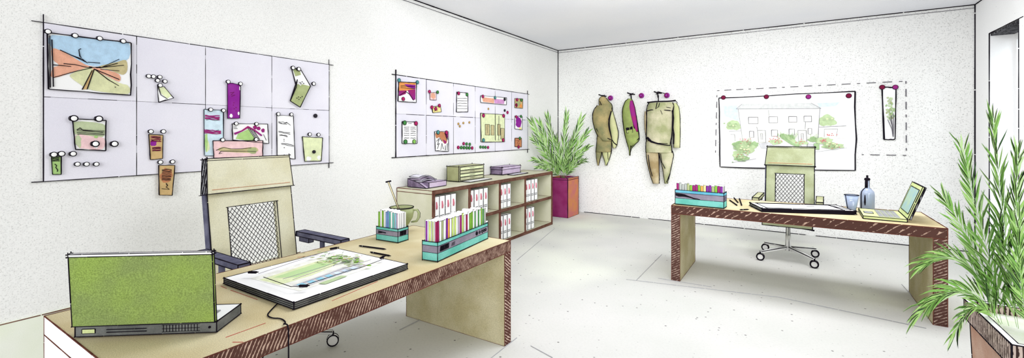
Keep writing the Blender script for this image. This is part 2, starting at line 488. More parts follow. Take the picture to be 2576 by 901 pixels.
# --- large board
s = Sheet('A', [(119, 82), (330, 108), (329, 240), (122, 224)], .016, edge=.006)
s.fill([(.05, .03), (.97, .0), (.97, .30), (.80, .42), (.62, .50), (.42, .50), (.25, .38), (.05, .26)], 'blue_wash')
s.fill([(.05, .27), (.2, .33), (.42, .50), (.50, .53), (.33, .62), (.05, .80), (.05, .62), (.12, .56), (.05, .46)], 'brick')
s.fill([(.57, .52), (.80, .40), (.93, .34), (.95, .52), (.90, .62), (.82, .60), (.70, .55)], 'khaki')
s.fill([(.50, .54), (.64, .55), (.84, .62), (.84, .76), (.66, .66), (.5, .6)], 'brick')
s.fill([(.46, .54), (.52, .58), (.84, .78), (.96, .82), (.96, .98), (.5, .96), (.35, .86), (.27, .78), (.25, .70)], 'meadow')
s.fill([(.49, .60), (.525, .58), (.44, .95), (.385, .96)], 'tan')
for l in ([(.13, .28), (.3, .38), (.44, .47)], [(.25, .35), (.38, .41), (.44, .47)], [(.45, .45), (.60, .44)], [(.17, .52), (.3, .52), (.45, .55), (.6, .52)],
          [(.06, .78), (.3, .64), (.5, .55)], [(.46, .54), (.6, .53), (.84, .34)], [(.6, .53), (.82, .41)], [(.55, .54), (.9, .44)], [(.6, .56), (.84, .56)],
          [(.52, .56), (.84, .72)], [(.54, .58), (.7, .74), (.84, .84)], [(.50, .60), (.385, .96)], [(.525, .58), (.44, .95)], [(.37, .22), (.35, .24), (.36, .36), (.38, .39)],
          [(.02, .05), (.025, .97)], [(.05, .12), (.05, .95)], [(.05, .56), (.25, .56)], [(.78, .86), (.80, .88)]):
    s.line(l, .004, wob=.006)
s.done('perspective_drawing', 'coloured street perspective drawing with blue sky, pinned top left on the large board', 'drawing')
pins('A', [(120, 80, 'm_white', 'at the far left of'), (188, 90, 'm_white', 'second from left along'), (250, 97, 'm_white', 'third from left along'), (309, 104, 'm_white', 'at the far right of')],
     'top edge of the street drawing', .014)
for i, (x, y, wh) in enumerate(((373, 192, 'leftmost of the upper three in'), (385, 193, 'middle of the upper three in'), (401, 194, 'rightmost of the upper three in'), (395.5, 203, 'lower left one in'), (414, 205, 'lower right one in'))):
    magnet('A', x, y, 'm_white', .013, 'small white magnet, %s the cluster above the curled slip' % wh, .013)
s = Sheet('A', [(396, 214), (413, 218), (434, 247), (396, 258)], .016, edge=.0035, curl=.02)
s.fill([(.15, .08), (.95, .06), (.98, .8), (.62, .92), (.3, .5)], 'pale_green'); s.line([(.1, .1), (.25, .6), (.6, .95)], .004); s.line([(.0, .5), (.02, .98), (.5, .98)], .004)
s.done('note_slip', 'small curled pale green paper slip, upper row second panel of the large board')
magnet('A', 402, 215, 'm_white', .013, 'white magnet at the top of the small curled green slip', .022)
s = Sheet('A', [(182, 299), (266.5, 303), (265.5, 379), (189.5, 376)], .016, edge=.0055)
s.fill([(.03, .1), (.9, .12), (.97, .35), (.9, .55), (.5, .55), (.03, .5)], 'sage'); s.fill([(.06, .52), (.6, .55), (.95, .6), (.9, .95), (.35, .97), (.08, .9)], 'pink')
s.blob(.12, .72, .1, .22, 'sage'); s.blob(.68, .56, .07, .05, 'fresh'); s.blob(.68, .8, .1, .14, 'paper')
s.scrib(.1, .95, (.34, .38, .44, .48), .003); s.line([(.1, .36), (.2, .28), (.28, .36), (.9, .40)], .003)
s.done('landscape_sketch', 'pink and green landscape sketch on the lower left panel of the large board', 'drawing')
pins('A', [(185, 298, 'm_white', TL), (248, 299, 'm_white', TR), (239, 362, 'm_white', BR)], 'pink and green landscape sketch', .018)
magnet('A', 287, 362, 'm_white', .018, 'white magnet alone, just right of the pink and green landscape sketch', .013)
s = Sheet('A', [(129, 395), (154, 394), (154, 439), (132, 439)], .016, 'fresh', edge=.004)
s.scrib(.1, .8, (.06, .12, .18, .24), .004); s.line([(.3, .4), (.5, .5), (.4, .6), (.6, .75), (.55, .85)], .0035)
s.done('note_slip', 'small bright green note at the bottom left corner of the large board')
pins('A', [(134.7, 389, 'm_white', TL), (154, 387, 'm_white', TR)], 'small bright green note', .015)
magnet('A', 183, 387, 'm_white', .015, 'white magnet alone above the row of three, right of the green note', .013)
for x, wh in ((194, 'left'), (217, 'middle'), (241.5, 'right')):
    magnet('A', x, 413, 'm_white', .013, '%s one of three white magnets in a row below the landscape sketch' % wh, .013)
s = Sheet('A', [(374, 338), (410, 340), (409, 399), (378, 402)], .016, 'tan', edge=.0045)
s.blob(.3, .35, .24, .13, 'purple'); s.scrib(.12, .85, (.08, .14, .2, .27), .0055, 'maroon'); s.scrib(.2, .85, (.52, .58, .64), .0055, 'maroon'); s.scrib(.2, .8, (.11, .24, .55, .66), .003)
s.done('note_slip', 'tan note with two purple scribble blocks, lower second panel of the large board')
pins('A', [(378.5, 331, 'm_white', TL), (410, 331, 'm_white', TR)], 'tan note with purple scribbles', .014)
s = Sheet('A', [(399, 416), (440, 416), (433, 492), (400, 491)], .018, 'tan', edge=.0045)
s.blob(.5, .35, .42, .26, 'rust'); s.scrib(.2, .8, (.14, .19, .24, .29, .34, .39, .44, .49), .0045); s.line([(.5, .6), (.6, .68), (.5, .72), (.75, .8), (.2, .78)], .004)
s.done('note_slip', 'rust brown scribbled note hanging over the bottom edge of the large board')
pins('A', [(402.5, 408, 'm_white', TL), (433, 407, 'm_white', TR)], 'rust brown note over the edge', .014, .014)
s = Sheet('A', [(513, 275), (562, 278), (562, 394), (514, 391)], .015, 'pale_blue', edge=.0045)
s.scrib(.05, .8, (.13, .15, .17, .20), .007, 'magenta'); s.scrib(.0, .85, (.45, .47, .49, .51), .007, 'magenta'); s.scrib(.1, .75, (.22, .44, .19), .003); s.blob(.15, .8, .12, .15, 'pale_green'); s.blob(.1, .7, .08, .2, 'fresh')
s.done('list_sheet', 'pale blue sheet with two magenta scribbled lines above the near chair')
pins('A', [(529, 276, 'm_white', TL), (561, 278, 'm_white', TR)], 'pale blue sheet with magenta lines', .014)
s = Sheet('A', [(572, 207), (605, 214), (603, 298), (572, 298)], .019, 'purple', edge=.0045)
s.line([(.2, .28), (.5, .24), (.25, .34), (.6, .32), (.3, .38)], .003, 'maroon'); s.blob(.3, .93, .12, .06, 'paper'); s.blob(.9, .85, .08, .05, 'paper'); s.blob(.95, .1, .05, .06, 'paper')
for v in (.55, .62, .68, .72, .78): s.blob(random.uniform(.4, .7), v, .03, .012, 'maroon')
s.done('purple_sheet', 'tall solid purple sheet across the third column of the large board')
pins('A', [(573, 206, 'm_white', TL), (604, 211, 'm_white', TR)], 'tall solid purple sheet', .014, .023)
s = Sheet('A', [(584, 311), (673, 312), (676, 361), (585, 352)], .0195, edge=.0045)
s.fill([(.08, .92), (.15, .6), (.45, .3), (.62, .85), (.5, .97)], 'fresh'); s.line([(.05, .62), (.25, .42), (.42, .18), (.6, .35), (.8, .62)], .014, 'magenta')
for u, v in ((.62, .2), (.72, .25), (.85, .35)): s.blob(u, v, .06, .1, 'magenta')
for u in (.42, .46, .5, .54): s.line([(u, .25), (u + .2, .85)], .003)
s.line([(.86, .55), (.93, .85)], .003); s.scrib(.03, .12, (.2, .3), .003)
s.done('garden_sketch', 'white sketch with purple arch over green lawn, third lower panel of large board', 'drawing')
pins('A', [(593, 311, 'm_white', TL), (644, 312, 'm_white', TR)], 'sketch with purple arch', .014)
s = Sheet('A', [(535, 354), (661, 354), (661, 396), (538, 398)], .022, 'pink', edge=.005)
s.fill([(.1, .45), (.2, .38), (.45, .5), (.7, .4), (.85, .4), (.9, .6), (.75, .72), (.4, .68), (.12, .6)], 'khaki'); s.blob(.78, .6, .1, .2, 'olive_slip')
s.line([(.05, .55), (.2, .38), (.32, .48), (.55, .48), (.75, .42)], .0035); s.line([(.1, .75), (.14, .6), (.35, .6), (.6, .62), (.85, .64)], .0035); s.line([(.1, .75), (.16, .72)], .003)
s.done('section_sketch', 'long pink section sketch with olive hill line just above the near chair', 'drawing')
pins('A', [(559, 352, 'm_white', TL), (643, 351, 'm_white', TR)], 'long pink section sketch', .015, .026)
s = Sheet('A', [(696, 289), (738, 292), (742, 401), (697, 390)], .016, edge=.0045)
s.scrib(.1, .6, (.17, .20), .0035); s.line([(.1, .17), (.35, .21), (.6, .17), (.8, .22)], .003); s.scrib(.1, .75, (.4, .43), .0035); s.scrib(.15, .6, (.48, .5), .003); s.scrib(.25, .95, (.68, .7), .0035)
for v in (.58, .62, .78): s.blob(.4, v, .03, .01, 'ink')
s.done('list_sheet', 'white handwritten list on the lower right panel of the large board')
pins('A', [(699, 287, 'm_white', TL), (732, 288, 'm_white', TR)], 'white handwritten list beside the chair', .015)
# crumpled olive slip
b = B(); pq = [(733, 170), (757, 176), (781, 217), (755, 270), (730, 254), (744, 212)]
fr = [wa(x, y, o_) for (x, y), o_ in zip(pq, (.02, .02, .03, .034, .03, .018))]
mid = wa(760, 212, .024)
bk = [p - V((.002, 0, 0)) for p in fr]
b.add([fr[0], fr[1], fr[2], mid, fr[5]], [(0, 4, 3, 2, 1)], 'paper'); b.add([fr[5], fr[4], fr[3], fr[2], mid], [(0, 1, 2, 3, 4)], 'olive_slip')
b.add(bk, [(0, 1, 2, 3, 4, 5)], 'paper')
b.poly([p + V((.001, 0, 0)) for p in (wa(736, 172, .021), wa(736+18, 178, .021), wa(757, 188, .022), wa(743, 192, .02))][::-1], 'olive_slip')
for i in range(6): b.ink(fr[i], fr[(i + 1) % 6], .0045)
b.tube([fr[5], wa(748, 200, .03), wa(745, 220, .03), fr[4]], .004, 'ink', 4)
for x, y in ((755, 208), (760, 206), (764, 210), (751, 244), (756, 246), (752, 250), (760, 243), (747, 247), (757, 211)): b.ball(wa(x, y, .032), .005, 'ink', 6)
solo(b, 'crumpled_note', 'bent olive green paper slip on the upper right panel of the large board', 'paper', fr[3])
pins('A', [(736, 171, 'm_white', 'at the top left of'), (750.5, 174, 'm_white', 'at the top right of'), (788, 211, 'm_white', 'at the right tip of')], 'bent olive green slip', .017, .024)
magnet('A', 792.5, 291.5, 'm_black', .018, 'dark magnet alone, above the pale green tapered note', .013)
s = Sheet('A', [(760.5, 344), (811.5, 347), (808, 405), (766.5, 406)], .016, 'pale_green', edge=.005)
s.blob(.25, .9, .15, .1, 'paper'); s.blob(.85, .85, .1, .1, 'paper')
s.done('note_slip', 'pale green tapered note at the bottom right corner of the large board')
pins('A', [(778, 338, 'm_white', TL), (800, 339, 'm_white', TR)], 'pale green tapered note', .016)
magnet('A', 789, 382, 'm_black', .015, 'dark magnet in the middle of the pale green tapered note', .02)

# --- smaller board
E2 = .0055
s = Sheet('A', [(1003, 206), (1047, 208), (1047, 258), (1001, 255)], .016, edge=E2)
s.fill([(.03, .0), (.97, .02), (.97, .3), (.6, .42), (.03, .5)], 'orange'); s.fill([(.3, .1), (.95, .12), (.95, .32), (.5, .25)], 'purple'); s.fill([(.03, .45), (.45, .42), (.4, .6), (.1, .72), (.03, .72)], 'magenta')
s.fill([(.5, .4), (.95, .32), (.95, .85), (.8, .9), (.6, .62)], 'magenta'); s.line([(.05, .7), (.4, .48), (.6, .6), (.85, .9)], .005); s.scrib(.1, .9, (.2, .3), .004)
s.done('dusk_sketch', 'purple and orange dusk sketch on the top left panel of the smaller board', 'drawing')
pins('A', [(1003, 202, 'm_teal', TL), (1049, 207, 'm_teal', TR), (1013.5, 249, 'm_pink', BL)], 'purple and orange dusk sketch', .022)
s = Sheet('A', [(1081, 233), (1097, 233), (1097.5, 252), (1081.5, 251)], .016, 'pink', edge=.004)
s.blob(.5, .45, .4, .4, 'brick'); s.done('note_slip', 'small square pink note, upper second panel of the smaller board')
pins('A', [(1079.6, 230.5, 'm_pink', TL), (1100, 232, 'm_green', TR)], 'small square pink note', .020)
s = Sheet('A', [(1086.5, 268.5), (1108, 267), (1110, 281.5), (1088.7, 284)], .016, 'yellow', edge=.0045)
s.line([(.2, .8), (.4, .5), (.6, .7)], .004); s.done('note_slip', 'small yellow note below the small square pink note')
pins('A', [(1085.7, 270, 'm_pink', TL), (1104.5, 265.7, 'm_pink', TR), (1095.4, 274, 'm_pink', MD)], 'small yellow note', .022)
s = Sheet('A', [(1149, 231.6), (1176.7, 234), (1176.7, 281.5), (1148, 282)], .016, edge=E2)
s.scrib(.08, .92, (.3, .43, .56, .69, .82), .004); s.done('list_sheet', 'white ruled list, upper third panel of the smaller board')
pins('A', [(1153, 235, 'm_pink', TL), (1174, 238, 'm_green', TR)], 'white ruled list', .024)
s = Sheet('A', [(1209, 240.7), (1274, 246), (1274, 264), (1209, 258)], .016, edge=E2)
s.fill([(.05, .2), (.5, .25), (.5, .95), (.08, .85)], 'brick'); s.fill([(.5, .3), (.92, .3), (.9, .9), (.52, .95)], 'mauve')
s.done('colour_strip', 'long pink and mauve colour strip near the top of the smaller board')
pins('A', [(1214, 242.7, 'm_pink', TL), (1244.6, 246, 'm_teal', 'at the middle of'), (1269, 250, 'm_black', TR)], 'long pink and mauve strip', .024)
s = Sheet('A', [(1209, 285), (1269.6, 289), (1269.6, 357), (1210, 357)], .016, 'pale_green', edge=E2)
for u0, v0, u1, v1 in ((.17, .38, .34, .76), (.4, .4, .53, .76), (.68, .36, .8, .76), (.82, .5, .97, .9)):
    s.rect(u0, v0, u1, v1, 'khaki'); s.line([(u0, v0), (u1, v0), (u1, v1), (u0, v1), (u0, v0)], .005)
s.line([(.58, .0), (.58, .95)], .006); s.line([(.74, .05), (.73, .95)], .004); s.line([(.25, .4), (.25, .7)], .004)
s.done('floor_plan', 'large pale green floor plan on the smaller board above the bookcase', 'drawing')
pins('A', [(1215.5, 290.7, 'm_pink', TL), (1266, 291.5, 'm_pink', TR), (1215.5, 353, 'm_teal', BL), (1265, 352.5, 'm_pink', BR)], 'large pale green floor plan', .028)
magnet('A', 1269, 278, 'm_black', .02, 'black magnet alone, above the right corner of the green floor plan', .013)
magnet('A', 1276, 283, 'm_pink', .024, 'pink magnet beside the black one above the green floor plan', .013)
s = Sheet('A', [(1011.6, 306), (1049, 307), (1049, 361), (1011.6, 361)], .016, edge=E2)
s.scrib(.4, .62, (.07,), .004)
for v in (.25, .33, .43, .53, .63, .75): s.scrib(.12, .45, (v,), .004); s.scrib(.55, .9, (v,), .004)
s.done('letter_sheet', 'white typed letter on the lower left panel of the smaller board')
pins('A', [(1017, 309, 'm_green', TL), (1045.5, 310.6, 'm_pink', TR), (1019, 356.7, 'm_green', BL), (1041, 356.4, 'm_fresh', BR)], 'white typed letter', .026)
s = Sheet('A', [(1093.4, 331), (1128, 331), (1128, 381), (1095, 379.4)], .016, edge=E2)
s.fill([(.08, .05), (.75, .05), (.9, .5), (.7, .62), (.5, .45), (.3, .3), (.1, .35)], 'rust'); s.fill([(.7, .05), (.97, .05), (.97, .3), (.85, .35)], 'magenta'); s.fill([(.55, .4), (.85, .5), (.75, .65)], 'magenta')
for l in ([(.1, .5), (.3, .4), (.15, .7), (.3, .6), (.15, .9)], [(.4, .95), (.5, .6), (.6, .9)], [(.72, .1), (.9, .45)], [(.8, .1), (.95, .4)], [(.75, .7), (.75, .95)], [(.9, .6), (.9, .95)], [(.2, .4), (.35, .35), (.5, .5)]): s.line(l, .005)
s.done('portrait_sketch', 'rust and white ink sketch, lower second panel of the smaller board', 'drawing')
pins('A', [(1101, 333, 'm_teal', TL), (1122, 333.7, 'm_pink', TR)], 'rust and white ink sketch', .026)
s = Sheet('A', [(1295, 248), (1315, 249), (1315, 273), (1295, 271)], .016, 'tan', edge=.005); s.blob(.4, .55, .3, .3, 'olive_slip'); s.blob(.2, .7, .15, .25, 'maroon'); s.blob(.75, .75, .2, .2, 'orange')
s.done('photo_print', 'small tan and green print, top of the right column of smaller board')
pins('A', [(1300, 251, 'm_pink', TL), (1310.6, 252, 'm_green', TR)], 'small tan and green print', .026)
s = Sheet('A', [(1295, 292), (1313.4, 293), (1313.4, 327), (1295, 324)], .016, edge=.005); s.blob(.5, .5, .42, .45, 'purple'); s.blob(.75, .9, .2, .08, 'yellow')
s.done('photo_print', 'small purple blot print, middle of the right column of smaller board')
pins('A', [(1298, 294, 'm_pink', TL), (1310, 293, 'm_green', TR)], 'small purple blot print', .024)
s = Sheet('A', [(1295, 347.5), (1312, 347.5), (1312, 370), (1295, 369)], .016, 'rust', edge=.005); s.line([(.2, .3), (.6, .3), (.3, .6), (.7, .6), (.4, .85)], .005, 'maroon')
s.done('photo_print', 'small rust print, bottom of the right column of smaller board')
pins('A', [(1307, 348, 'm_green', TR), (1304, 370, 'm_pink', 'at the bottom of')], 'small rust print', .025)
for i, (x, c) in enumerate(((1165.6, 'm_pink'), (1173, 'm_green'), (1181, 'm_green'))):
    magnet('A', x, 361.4 + i * .8, c, .021, '%s magnet, %s of three in the short row above the long magnet row' % (CN[c], ordn(i)), .013)
for i, (x, c) in enumerate(((1152, 'm_pink'), (1159.5, 'm_green'), (1166.5, 'm_green'), (1173.5, 'm_green'), (1180, 'm_green'), (1187, 'm_pink'))):
    magnet('A', x, 371 + i * .3, c, .022, '%s magnet, %s of six in the long row at the smaller board bottom' % (CN[c], ordn(i)), .013)
for i, (x, c) in enumerate(((1208, 'm_green'), (1214.5, 'm_green'), (1220.5, 'm_green'), (1227, 'm_pink'))):
    magnet('A', x, 370 + i * .3, c, .021, '%s magnet, %s of four in the row under the green floor plan' % (CN[c], ordn(i)), .013)
for x, y, wh in ((1152.5, 311.5, 'upper left of the small cluster'), (1156, 317.6, 'lowest of the small cluster'), (1165, 309.5, 'middle of the small cluster'), (1180, 308, 'right end of the small cluster'), (1228, 274, 'alone under the pink and mauve strip')):
    magnet('A', x, y, 'gold', .015, 'tiny tan magnet, %s on the smaller board' % wh, .013)

# --- back wall posters
def U(x, y): return ((x - 68) / 1236, (y - (168 - 60 * (x - 68) / 1236)) / (630 + 90 * (x - 68) / 1236))
s = Sheet('B', [(1809, 247), (2151, 230), (2153, 430), (1812.7, 420.6)], .0160, edge=.0100)
def PF(pts, k): s.fill([U(*p) for p in pts], k)
def PLn(pts, r=.004, k='line_grey'): s.line([U(*p) for p in pts], r, k)
PF([(110, 240), (250, 232), (270, 380), (120, 330)], 'sky_faint'); PF([(990, 215), (1180, 205), (1150, 240), (1010, 250)], 'sky_faint')
for cx_, cy_, rx, ry in ((215, 415, 70, 45), (180, 430, 45, 30), (250, 430, 40, 30), (1070, 370, 70, 48), (1040, 390, 40, 35), (1110, 390, 40, 28)):
    s.blob(*U(cx_, cy_), rx / 1236, ry / 660, 'bush')
PF([(165, 472), (290, 465), (300, 590), (175, 600)], 'facade'); PF([(1003, 432), (1230, 420), (1235, 530), (1003, 530)], 'facade')
PF([(262, 268), (1012, 262), (990, 540), (560, 600), (300, 560)], 'facade'); PF([(300, 222), (940, 212), (1025, 262), (240, 266)], 'roof')
for l in ([(240, 266), (1025, 262)], [(240, 266), (300, 222)], [(940, 212), (1025, 262)], [(262, 268), (300, 560)], [(1015, 266), (995, 530)], [(165, 472), (290, 465)], [(1003, 432), (1230, 420)],
          [(180, 500), (220, 500), (225, 560)], [(1048, 520), (1050, 450), (1160, 448), (1150, 515)], [(555, 275), (560, 330)], [(890, 380), (885, 450)], [(440, 430), (450, 465)]): PLn(l)
for x, y, w_, h_ in ((362, 342, 92, 58), (558, 337, 80, 55), (740, 335, 72, 52), (876, 332, 66, 50), (370, 470, 40, 56), (580, 458, 56, 56), (742, 450, 48, 54), (910, 444, 32, 50)):
    PF([(x, y), (x + w_, y), (x + w_, y + h_), (x, y + h_)], 'paper'); PLn([(x, y), (x + w_, y), (x + w_, y + h_), (x, y + h_), (x, y)], .005, 'ink_soft')
for x in (448, 820):
    PLn([(x, 462), (x + 75, 462), (x + 78, 570), (x + 8, 570), (x, 462)], .005); PLn([(x + 30, 490), (x + 48, 490), (x + 48, 545), (x + 32, 545), (x + 30, 490)], .004)
PF([(460, 580), (550, 570), (600, 600), (720, 640), (480, 625)], 'stone')
random.seed(11)
for cx_, cy_, rx, ry, k in ((260, 590, 60, 40, 'bush2'), (340, 590, 80, 35, 'bush'), (420, 590, 45, 25, 'bush2'), (330, 630, 120, 45, 'bush'), (260, 690, 70, 45, 'bush'), (290, 720, 80, 25, 'bush2'), (620, 570, 70, 22, 'bush'),
                          (960, 545, 50, 26, 'bush2'), (1050, 560, 80, 35, 'bush'), (1120, 600, 90, 28, 'bush'), (860, 580, 60, 22, 'bush'), (750, 525, 40, 30, 'bush2')):
    s.blob(*U(cx_, cy_), rx / 1236, ry / 660, k, 16, .35)
PF([(655, 510), (690, 490), (770, 530), (830, 590), (825, 615), (760, 590), (690, 545)], 'bush2'); PF([(690, 490), (770, 530), (830, 590), (800, 590), (720, 535)], 'bush')
for x, y, k in ((850, 590, 'facade'), (905, 585, 'stone'), (960, 580, 'bush2')):
    PF([(x, y), (x + 45, y), (x + 45, y + 55), (x, y + 55)], k); PLn([(x, y), (x + 45, y), (x + 45, y + 55), (x, y + 55), (x, y)], .004)
for _ in range(90):
    cx_, cy_ = random.choice(((340, 560), (330, 640), (280, 690), (620, 545), (1040, 560), (1110, 600), (1110, 505), (860, 570)))
    s.blob(*U(cx_ + random.gauss(0, 32), cy_ + random.gauss(0, 14)), .004, .006, 'flower', 6, .1)
for _ in range(50):
    x, y = random.choice(((250, 600), (235, 620), (360, 580), (670, 520), (750, 520), (960, 540))); x += random.gauss(0, 22)
    PLn([(x, y + 20), (x + random.gauss(0, 12), y - random.uniform(15, 50))], .003, 'bush2')
for _ in range(60):
    cx_, cy_ = random.choice(((215, 415), (1070, 375), (330, 640), (270, 700), (1110, 600)))
    s.blob(*U(cx_ + random.gauss(0, 36), cy_ + random.gauss(0, 18)), .009, .010, random.choice(('bush', 'bush2', 'pale_green')), 7, .4)
PLn([(190, 755), (430, 720)], .004); PLn([(880, 670), (1230, 620)], .004)
s.done('house_poster', 'wide white poster of a pale two storey house with garden behind the far chair', 'poster')
pins('B', [(1820, 245.5, 'maroon', 'first from left on'), (1928, 243.6, 'maroon', 'second from left on'), (2033.6, 243.6, 'magenta', 'third from left on'), (2135, 241, 'maroon', 'fourth from left on')], 'wide house poster', .032, .0165)
s = Sheet('B', [(2219, 219.5), (2254, 220), (2251.5, 350.7), (2224, 351)], .0115, edge=.010)
for _ in range(46):
    v = random.uniform(.2, .62); s.blob(.58 + random.gauss(0, .17), v, .09, .022, random.choice(('bush', 'bush2', 'olive_slip', 'sage')), 7, .4)
for l in ([(.8, .95), (.7, .8), (.35, .62)], [(.78, .92), (.75, .75), (.6, .5)], [(.82, .95), (.85, .75), (.8, .5)], [(.8, .9), (.7, .72), (.5, .58)]): s.line(l, .004, 'ink_soft')
s.done('tree_poster', 'narrow white strip with a slender green tree, right of the house poster', 'poster')
pins('B', [(2219, 219.5, 'maroon', 'at the left top of'), (2252, 219.5, 'magenta', 'at the right top of')], 'narrow tree strip', .03, .0155)

# ------------------------------------------------------------------ hooks and work clothes on the back wall
def G(x, y, off): return wb(1470 + x * .2995, 210 + y * .2995, off)
def loft(b, rows, off, dep, k, ink=.006, n=16):
    """rows: (y, x left, x right); a soft flattened body, rows eased by a spline"""
    src, rows = rows, []
    for i in range(len(src) - 1):
        p0, p1, p2, p3 = src[max(0, i - 1)], src[i], src[i + 1], src[min(len(src) - 1, i + 2)]
        for t in (0, .34, .67):
            rows.append((p1[0] + (p2[0] - p1[0]) * t,) + tuple(.5 * (2*b_ + (c_-a_)*t + (2*a_-5*b_+4*c_-d_)*t*t + (3*b_-a_-3*c_+d_)*t**3) for a_, b_, c_, d_ in zip(p0[1:], p1[1:], p2[1:], p3[1:])))
    rows.append(src[-1])
    pts, fs, lf, rt = [], [], [], []
    for y, xl, xr in rows:
        a, c = G(xl, y, off), G(xr, y, off); m = (a + c) / 2; h = (c - a).length / 2; d = min(dep, h * 1.1 + .012)
        for j in range(n):
            t = 2 * PI * j / n
            pts.append(m + V((h * math.cos(t), -d * math.sin(t), 0)))
        lf.append(a + V((0, -d * .25, 0))); rt.append(c + V((0, -d * .25, 0)))
    R = len(rows)
    for i in range(R - 1):
        for j in range(n): fs.append((i*n+j, (i+1)*n+j, (i+1)*n+(j+1) % n, i*n+(j+1) % n))
    fs += [tuple(range(n)), tuple(range(R*n-1, (R-1)*n-1, -1))]
    b.add(pts, fs, k, True)
    if ink:
        b.tube(lf, [ink * random.uniform(.7, 1.3) for _ in lf], 'ink', 5); b.tube(rt, [ink * random.uniform(.7, 1.3) for _ in rt], 'ink', 5)
        b.tube([lf[-1], rt[-1]], ink * .8, 'ink', 4)
def GL(b, pts, off, r=.006, k='ink'): b.tube([G(x, y, off) for x, y in pts], r, k, 5)

for x, y, wh in ((220, 122, 'above the hooded overall'), (480, 102, 'right of the vest hook'), (693, 100, 'above the two piece work suit')):
    b = B(); p = G(x, y, .045); wp = G(x, y, 0)
    b.ball(p, .046, 'purple', 16); b.tube([p, V((p.x, YB, p.z))], .014, 'slate', 8)
    b.tube([p + V((.03 * math.cos(t * .7), -.043, .03 * math.sin(t * .7))) for t in range(9)], .006, 'maroon', 5, True)
    solo(b, 'coat_knob', 'round purple wall knob %s on the back wall' % wh, 'coat hook', V((p.x, YB, p.z)), 'purple coat knobs')
for pts, wh, ctr in (((( 120, 95), (150, 108), (165, 118)), 'holding the hooded overall', (150, 105)), (((365, 70), (390, 85), (398, 118)), 'holding the green and magenta vest', (390, 90)), (((590, 66), (615, 70), (620, 120)), 'holding the two piece work suit', (615, 80))):
    b = B(); x, y = ctr
    GL(b, [(x - 30, y - 12), (x, y), (x + 35, y + 2)], .03, .010); GL(b, [(x, y - 8), (x + 2, y + 20), (x + 4, y + 40)], .05, .011); GL(b, [(x - 14, y + 12), (x, y), (x + 22, y - 8)], .04, .007)
    p = G(x, y, .03); b.tube([p, V((p.x, YB, p.z))], .011, 'ink', 6)
    if x > 600: GL(b, [(615, 68), (690, 88)], .06, .006)
    solo(b, 'wall_hook', 'black wire wall hook %s' % wh, 'coat hook', V((p.x, YB, p.z)), 'black wall hooks')

ov = thing('hooded_overall', 'hooded olive overall hanging leftmost on the back wall beside the corner palm', 'overall', G(165, 690, .0))
b = B(); loft(b, [(112, 142, 172), (130, 128, 192), (150, 126, 205), (170, 126, 228), (195, 133, 238), (235, 150, 238)], .12, .07, 'cloth_olive'); b.local('hood', ov)
b = B(); loft(b, [(185, 112, 225), (215, 88, 232), (260, 74, 224), (320, 76, 210), (370, 88, 210), (420, 106, 222), (452, 125, 232), (482, 150, 235)], .12, .10, 'cloth_olive', .008)
GL(b, [(130, 150), (150, 200), (140, 235)], .21, .007); GL(b, [(225, 235), (205, 300), (212, 380), (226, 450)], .2, .009); GL(b, [(100, 380), (140, 440), (222, 472)], .2, .008); b.local('jacket', ov)
b = B(); loft(b, [(236, 224, 242), (300, 214, 260), (360, 213, 276), (420, 222, 288), (470, 228, 283), (520, 238, 276), (542, 242, 264)], .10, .05, 'cloth_light'); GL(b, [(228, 470), (250, 500), (275, 520)], .15, .009); b.local('sleeve', ov)
b = B(); loft(b, [(440, 110, 234), (500, 106, 232), (555, 101, 231), (575, 100, 228)], .10, .08, 'cloth_olive'); b.local('trouser_seat', ov)
b = B(); loft(b, [(560, 100, 152), (610, 102, 142), (650, 107, 130), (688, 113, 122)], .09, .05, 'cloth_olive', .008); b.local('trouser_leg', ov)
b = B(); loft(b, [(560, 150, 231), (600, 155, 222), (650, 172, 206), (688, 178, 188)], .09, .05, 'cloth_light', .008); GL(b, [(205, 510), (196, 580), (200, 640)], .15, .005); b.local('trouser_leg', ov)

ve = thing('work_vest', 'narrow green vest with a magenta front panel, middle of the hanging clothes', 'vest', G(382, 605, 0))
b = B(); loft(b, [(128, 372, 396), (150, 348, 410), (200, 328, 425), (260, 322, 437), (320, 327, 447), (380, 335, 455), (440, 345, 463), (480, 356, 461), (510, 366, 430), (545, 375, 396), (605, 380, 385)], .10, .0925, 'cloth_green', .008)
GL(b, [(350, 200), (345, 300), (365, 420), (390, 520), (384, 600)], .165, .006); GL(b, [(460, 460), (420, 500), (388, 540)], .15, .007); GL(b, [(385, 165), (376, 200), (390, 280), (420, 380)], .172, .007); b.local('body', ve)
b = B(); loft(b, [(145, 384, 408), (200, 374, 424), (260, 384, 435), (320, 402, 444), (370, 420, 449), (405, 438, 450)], .14, .055, 'magenta', .005); b.local('front_panel', ve)
b = B(); p = G(383, 393, .165)
b.hexa([G(358, 418, .15), G(408, 410, .15), G(358, 418, .185), G(408, 410, .185), G(350, 375, .15), G(402, 362, .15), G(350, 375, .185), G(402, 362, .185)], 'cloth_light', .006)
b.hexa([G(352, 396, .184), G(405, 384, .184), G(352, 396, .192), G(405, 384, .192), G(349, 376, .184), G(402, 363, .184), G(349, 376, .192), G(402, 363, .192)], 'ink'); b.local('pocket', ve)

